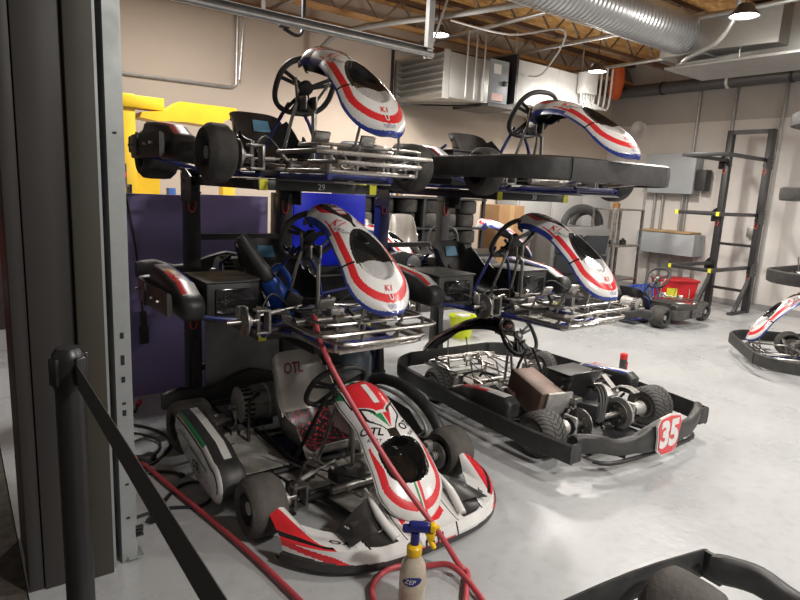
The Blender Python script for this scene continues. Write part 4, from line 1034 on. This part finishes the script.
# shelving with stacked tyres
t = thing('tyre_shelving', 'dark shelving full of spare tyres between the two racks', 'shelving', (4.85, 6.25, 0))
for x in (-1.05, 0, 1.05):
    for y in (-.22, .22): MB().span((x - .02, y - .02, 0), (x + .02, y + .02, 1.52), BLACKM).obj('post', t)
MB().span((-1.08, .24, .2), (1.08, .25, 1.5), BLACKM).obj('dark_backing', t)  # added dark sheet, keeps the gaps behind the tyres dark instead of pale wall
for z in (.25, .70, 1.10, 1.49): MB().span((-1.08, -.25, z), (1.08, .25, z + .025), BLACKM).obj('shelf', t)
tyv = cached('tyV', lambda: MB().lathe([(-.075, .07), (-.085, .09), (-.09, .115), (-.08, .135), (-.06, .142), (.06, .142), (.08, .135), (.09, .115), (.085, .09), (.075, .07)], RUBBER, 28, 'z').mesh('tyre'))
for r_, z in enumerate((.275, .725, 1.125)):
    for lvl in range(2):
        for c_ in range(6):
            o = link('spare_tyre', tyv, None, (3.98 + c_ * .345, 6.17 + .02 * ((c_ * 7 + lvl) % 3), z + .091 + lvl * .181))
            tag(o, '%s spare tyre from the left, %s layer on the %s tyre shelf' % (['first', 'second', 'third', 'fourth', 'fifth', 'sixth'][c_], ['lower', 'upper'][lvl], ['low', 'middle', 'high'][r_]), 'tyre', 'spare tyres on the shelving')
for k in range(8):
    w = MB(); w.lathe([(0, .001), (0, .028), (.09, .036), (.09, .030), (.01, .02)], WHITE if k % 3 else mat('tan cup', (.5, .3, .15), .5), 14, 'z', c=(4.0 + k * .075, 6.05, 1.517))
    tag(w.obj('cup'), 'cup %s from the left in the row on top of the tyre shelving' % ['first', 'second', 'third', 'fourth', 'fifth', 'sixth', 'seventh', 'eighth'][k], 'cup', 'cups on the tyre shelving')
tag(MB().box((4.08, 6.3, 1.60), (.14, .12, .16), YELLOW, b=.006).obj('yellow_box'), 'small yellow box behind the cups on the tyre shelving', 'box')

# bench with loose kart parts behind the second rack
t = thing('steel_bench', 'dark bench holding loose kart noses between the racks', 'bench', (4.55, 5.3, 0))
MB().span((-1.05, -.25, .86), (.95, .25, .90), BLACKM, bev=.004).obj('bench_top', t)
for x in (-.98, .88):
    for y in (-.2, .2): MB().span((x - .025, y - .025, 0), (x + .025, y + .025, .86), BLACKM).obj('leg', t)
def loose(name, data, label, cat, loc, rot, sc=1, g='loose parts on the bench'):
    o = link(name, data, None, loc); o.rotation_euler = rot; o.scale = (sc,) * 3; return tag(o, label, cat, g)
npk = CACHE['npK']
o = loose('kart_nose', npk, 'white and red kart nose at the left end of the bench', 'kart nose', (3.62, 5.85, .56), (rad(6), 0, PI + .3), .85)
o = loose('kart_nose', npk, 'white kart nose sloping down at the right end of the bench', 'kart nose', (4.70, 5.35, .60), (rad(0), 0, rad(-110)), 1)
o = loose('bucket_seat', CACHE['seat' + SEATG.name], 'grey kart seat standing on the bench, behind the blue rack upright', 'seat', (4.12, 5.45, .86), (0, 0, rad(150)), .8)
o = loose('bucket_seat', CACHE['seat' + SEATG.name], 'grey kart seat lying left of the blue rack upright on the bench', 'seat', (3.75, 5.35, .86), (0, 0, rad(200)), .7)
o = loose('steering_wheel', CACHE['sw'], 'steering wheel leaning on the bench behind the second rack', 'steering wheel', (4.42, 5.12, 1.06), (rad(70), 0, rad(-35)), 1)

# ------------------------------------------------------------------ small things near the karts
w = MB(); w.span((-.27, -.32, -.27), (.27, .30, 0), BLACKP, bev=.01); w.span((-.28, -.33, -.02), (.28, -.32, -.012), mat('olive line', (.3, .28, .05), .5))
o = w.obj('black_bin', None); o.location = (1.98, 3.40, .776); o.scale = (1, .9, .72); tag(o, 'black bin slung under the wheel-less kart, above the seat of kart 1', 'bin')
t = thing('cordless_blower', 'blue blower with a fat black nozzle lying on the wheel-less kart', 'blower', (1.40, 3.02, .98))
BP = mat('blue plastic', (.012, .10, .55), .3, coat=.3)
MB().tube([(-.17, .04, .33), (-.09, .02, .20), (-.01, 0, .08)], [.030, .036, .042], BLACKP, 14, smooth=4).obj('nozzle', t)
w = MB(); w.tube([(-.03, 0, .10), (.02, 0, .02), (.04, 0, -.06)], [.045, .06, .05], BP, 14, smooth=4); w.lathe([(-.035, .02), (-.04, .075), (.03, .08), (.035, .02)], BP, 22, 'y', c=(.08, 0, -.03)); w.box((.0, .0, -.10), (.09, .08, .09), BP, b=.02); w.obj('housing', t)
MB().box((.09, -.05, -.02), (.10, .05, .09), BLACKP, b=.012, rot=Matrix.Rotation(.5, 3, 'Y')).obj('battery', t); MB().tube([(-.02, 0, .13), (.03, 0, .17), (.09, 0, .10), (.10, 0, .04)], .016, BP, 10, smooth=4).obj('handle', t)
HOSE = mat('red rubber hose', (.46, .06, .075), .42, dirt=.4, dcol=(.25, .05, .06), scale=14)
w = MB(); w.tube([(1.44, 2.66, .90), (1.33, 2.42, .99), (1.30, 2.30, .90), (1.33, 2.17, .74), (1.44, 1.92, .43), (1.55, 1.72, .20), (1.63, 1.66, .05), (1.65, 1.62, .02), (1.59, 1.56, .018), (1.49, 1.47, .018), (1.36, 1.42, .018), (1.24, 1.47, .018), (1.20, 1.60, .018), (1.26, 1.76, .018), (1.40, 1.82, .018), (1.53, 1.75, .020), (1.60, 1.66, .045), (1.59, 1.48, .018), (1.50, 1.30, .018), (1.36, 1.15, .018), (1.16, 1.08, .018), (1.02, 1.25, .018), (.99, 1.6, .018), (.98, 1.85, .018), (.93, 2.31, .018), (.83, 2.94, .018), (.75, 3.42, .018), (.66, 3.62, .018), (.62, 3.9, .018)], .0125, HOSE, 10, smooth=8)
tag(w.obj('air_hose'), 'long red air hose draped over kart 1 and coiled round the spray bottle', 'hose')
w = MB(); w.cyl((1.44, 2.68, .90), (1.42, 2.60, .93), .018, STEEL, 10); w.cyl((1.45, 2.70, .895), (1.44, 2.66, .90), .012, CHROME, 8); tag(w.obj('hose_coupling'), 'steel coupling where the red hose meets the wheel-less kart hub', 'coupling')
# spray bottle
t = thing('spray_bottle', 'dirty clear spray bottle with blue and yellow trigger head, inside the hose coil', 'bottle', (1.335, 1.60, 0), rad(-40))
BOT = mat('cloudy bottle plastic', (.62, .56, .46), .25, dirt=.4, dcol=(.55, .42, .24), scale=6, coat=.4); BOT.node_tree.nodes['Principled BSDF'].inputs['Transmission Weight'].default_value = .35
MB().lathe([(0, .001), (0, .042), (.01, .050), (.04, .052), (.15, .052), (.19, .046), (.215, .032), (.23, .022), (.245, .018)], BOT, 32, 'z').obj('bottle_body', t)
MB().lathe([(.003, .001), (.003, .046), (.085, .048), (.085, .001)], mat('amber liquid', (.50, .33, .14), .3), 28, 'z').obj('liquid', t)
YC = mat('yellow plastic', (.85, .52, .01), .35); NC = mat('dark blue plastic', (.015, .02, .16), .3)
w = MB(); w.lathe([(.225, .024), (.235, .030), (.262, .030), (.272, .022), (.275, .01)], YC, 24, 'z'); w.obj('collar', t)
w = MB(); w.tube([(0, 0, .27), (0, 0, .32)], .017, NC, 12); w.box((.015, 0, .345), (.085, .034, .04), NC, b=.012, seg=2); w.box((-.03, 0, .335), (.04, .03, .03), NC, b=.01, seg=2); w.obj('trigger_head', t)
w = MB(); w.tube([(.035, 0, .335), (.05, 0, .315), (.058, 0, .29), (.075, 0, .262)], .0095, YC, 10, smooth=4); w.box((.066, 0, .347), (.022, .036, .03), YC, b=.005); w.cyl((.076, 0, .347), (.09, 0, .347), .009, YC, 10); w.box((.06, 0, .31), (.03, .02, .035), YC, b=.006); w.obj('trigger', t)
def wrapt(r, a0, z0, sc): return lambda x, y: V(r * math.cos(a0 + x * sc / r), r * math.sin(a0 + x * sc / r), z0 + y * sc)
w = MB(); a0 = rad(-92)
w.grid(lambda s, q: (.0528 * math.cos(a0 + (s - .5) * 1.5), .0528 * math.sin(a0 + (s - .5) * 1.5), .145 + (q - .5) * .038 * math.sin(PI * min(1, max(0.02, s))) ** .5 + (s - .5) * .012), 18, 6, NC)
text_on(w, 'ZEP', wrapt(.0536, a0 - .15, .144, .026), WHITE, shear=.2, cuts=2); w.obj('bottle_mark', t)
t = thing('aerosol_can', 'grey aerosol can with red cap standing alone on the floor beyond kart 35', 'can', (4.95, 3.06, 0))
MB().lathe([(0, .001), (0, .031), (.004, .033), (.145, .033), (.155, .028), (.158, .02)], mat('charcoal can', (.07, .07, .07), .35, .3), 24, 'z').obj('can_body', t); MB().lathe([(.145, .034), (.19, .034), (.195, .030), (.195, .001)], mat('red cap', (.6, .02, .02), .4), 24, 'z').obj('cap', t); MB().box((.018, -.029, .075), (.012, .01, .09), RED, rot=Matrix.Rotation(-.5, 3, 'Z')).obj('stripe', t)
t = thing('yellow_pail', 'yellow green pail on the floor between the second rack and bench', 'pail', (4.50, 4.80, 0))
YG = mat('yellow green plastic', (.62, .70, .02), .3)
w = MB(); w.lathe([(.14, .001), (.0, .02), (.0, .10), (.24, .15), (.25, .157), (.245, .145), (.02, .09), (.02, .001)][1:], YG, 28, 'z'); w.obj('pail_body', t); MB().box((0, -.0, .25), (.14, .12, .03), WHITE, b=.01).obj('rag', t)
t = thing('gas_bottle', 'dull blue grey tank beside the front of kart 35', 'tank', (2.66, 4.10, 0))
MB().lathe([(0, .001), (0, .10), (.03, .13), (.20, .13), (.27, .10), (.31, .03), (.34, .025), (.34, .001)], mat('blue grey enamel tank', (.10, .13, .15), .35, coat=.2), 28, 'z').obj('tank_body', t); MB().lathe([(.34, .05), (.36, .055), (.36, .001)], BLACKM, 16, 'z').obj('valve', t)

# cables on the floor by the door track
random.seed(11)
CB = mat('black cable', (.015, .015, .016), .45)
for pts, lb in (([(.60, 4.10, .01), (.80, 4.0, .01), (.95, 3.80, .01), (.98, 3.55, .01), (.85, 3.35, .01), (.70, 3.30, .01), (.60, 3.45, .012)], 'black cable curling nearest the purple board, by the door track'),
                ([(.58, 3.9, .012), (.75, 3.85, .02), (.92, 3.62, .02), (.86, 3.45, .01), (.70, 3.5, .012), (.62, 3.7, .01)], 'black cable coiled on top of the others by the door track'),
                ([(.60, 3.2, .01), (.78, 3.22, .01), (.88, 3.16, .01), (.905, 3.11, .01)], 'short black cable ending in a round plug on the floor'),
                ([(.55, 2.78, .01), (.74, 2.80, .01), (.90, 2.74, .01), (1.0, 2.84, .01), (1.0, 2.95, .01), (.90, 3.0, .01), (.80, 2.92, .012), (.70, 2.76, .022)], 'black cable looping under the red hose beside the pod of kart 1'),
                ([(.62, 4.2, .012), (.78, 4.25, .012), (.90, 4.15, .012), (.97, 4.3, .01)], 'black cable with a red plug near the foot of the purple board')):
    w = MB(); w.tube(pts, .008, CB, 8, smooth=8)
    w.cyl(pts[-1], [a + (a - b_) * .4 for a, b_ in zip(pts[-1], pts[-2])], .016, RED if 'red plug' in lb else CB, 10)
    tag(w.obj('floor_cable'), lb, 'cable', 'cables by the door track')
w = MB(); w.box((.80, 3.36, .025), (.09, .06, .05), BLACKP, b=.008, rot=Matrix.Rotation(.6, 3, 'Z')); w.box((.80, 3.36, .052), (.04, .03, .006), BLACKM); tag(w.obj('power_adapter'), 'black power adapter among the cables by the red hose', 'adapter')
tag(MB().box((.82, 3.72, .012), (.07, .05, .012), WHITE, rot=Matrix.Rotation(.4, 3, 'Z'), b=.002).obj('white_tag'), 'small white tag lying among the black cables', 'tag')

# stanchion and belt
t = thing('belt_stanchion', 'black belt stanchion standing in the doorway with its belt pulled out', 'stanchion', (.232, 1.80, 0))
SB = mat('black powder coat', (.012, .012, .013), .35, dirt=.3, dcol=(.03, .03, .03), scale=6)
MB().lathe([(.03, .038), (1.02, .038), (1.02, .001)], SB, 28, 'z').obj('pole', t)
MB().lathe([(0, .001), (0, .17), (.015, .17), (.035, .06), (.05, .038)], SB, 36, 'z').obj('base', t)
w = MB(); w.lathe([(1.015, .001), (1.015, .040), (1.03, .043), (1.10, .043), (1.115, .040), (1.13, .030), (1.13, .001)], SB, 28, 'z')
for a in (0, 90, 180, 270): w.box((.043 * math.cos(rad(a + 30)), .043 * math.sin(rad(a + 30)), 1.07), (.016, .03, .075), SB, rot=Matrix.Rotation(rad(a + 30), 3, 'Z'), b=.003)
w.obj('belt_head', t)
b_ = MB(); pa, pb = V(.012, -.05, 1.065), V(.008, -1.3, 1.055); b_.box((pa + pb) / 2, (.0015, (pb - pa).length, .066), mat('black webbing', (.06, .058, .056), .75, bump=.2, scale=300), rot=Matrix.Rotation(math.atan2(-(pb.x - pa.x), (pb.y - pa.y)) + PI, 3, 'Z')); b_.obj('belt', t)
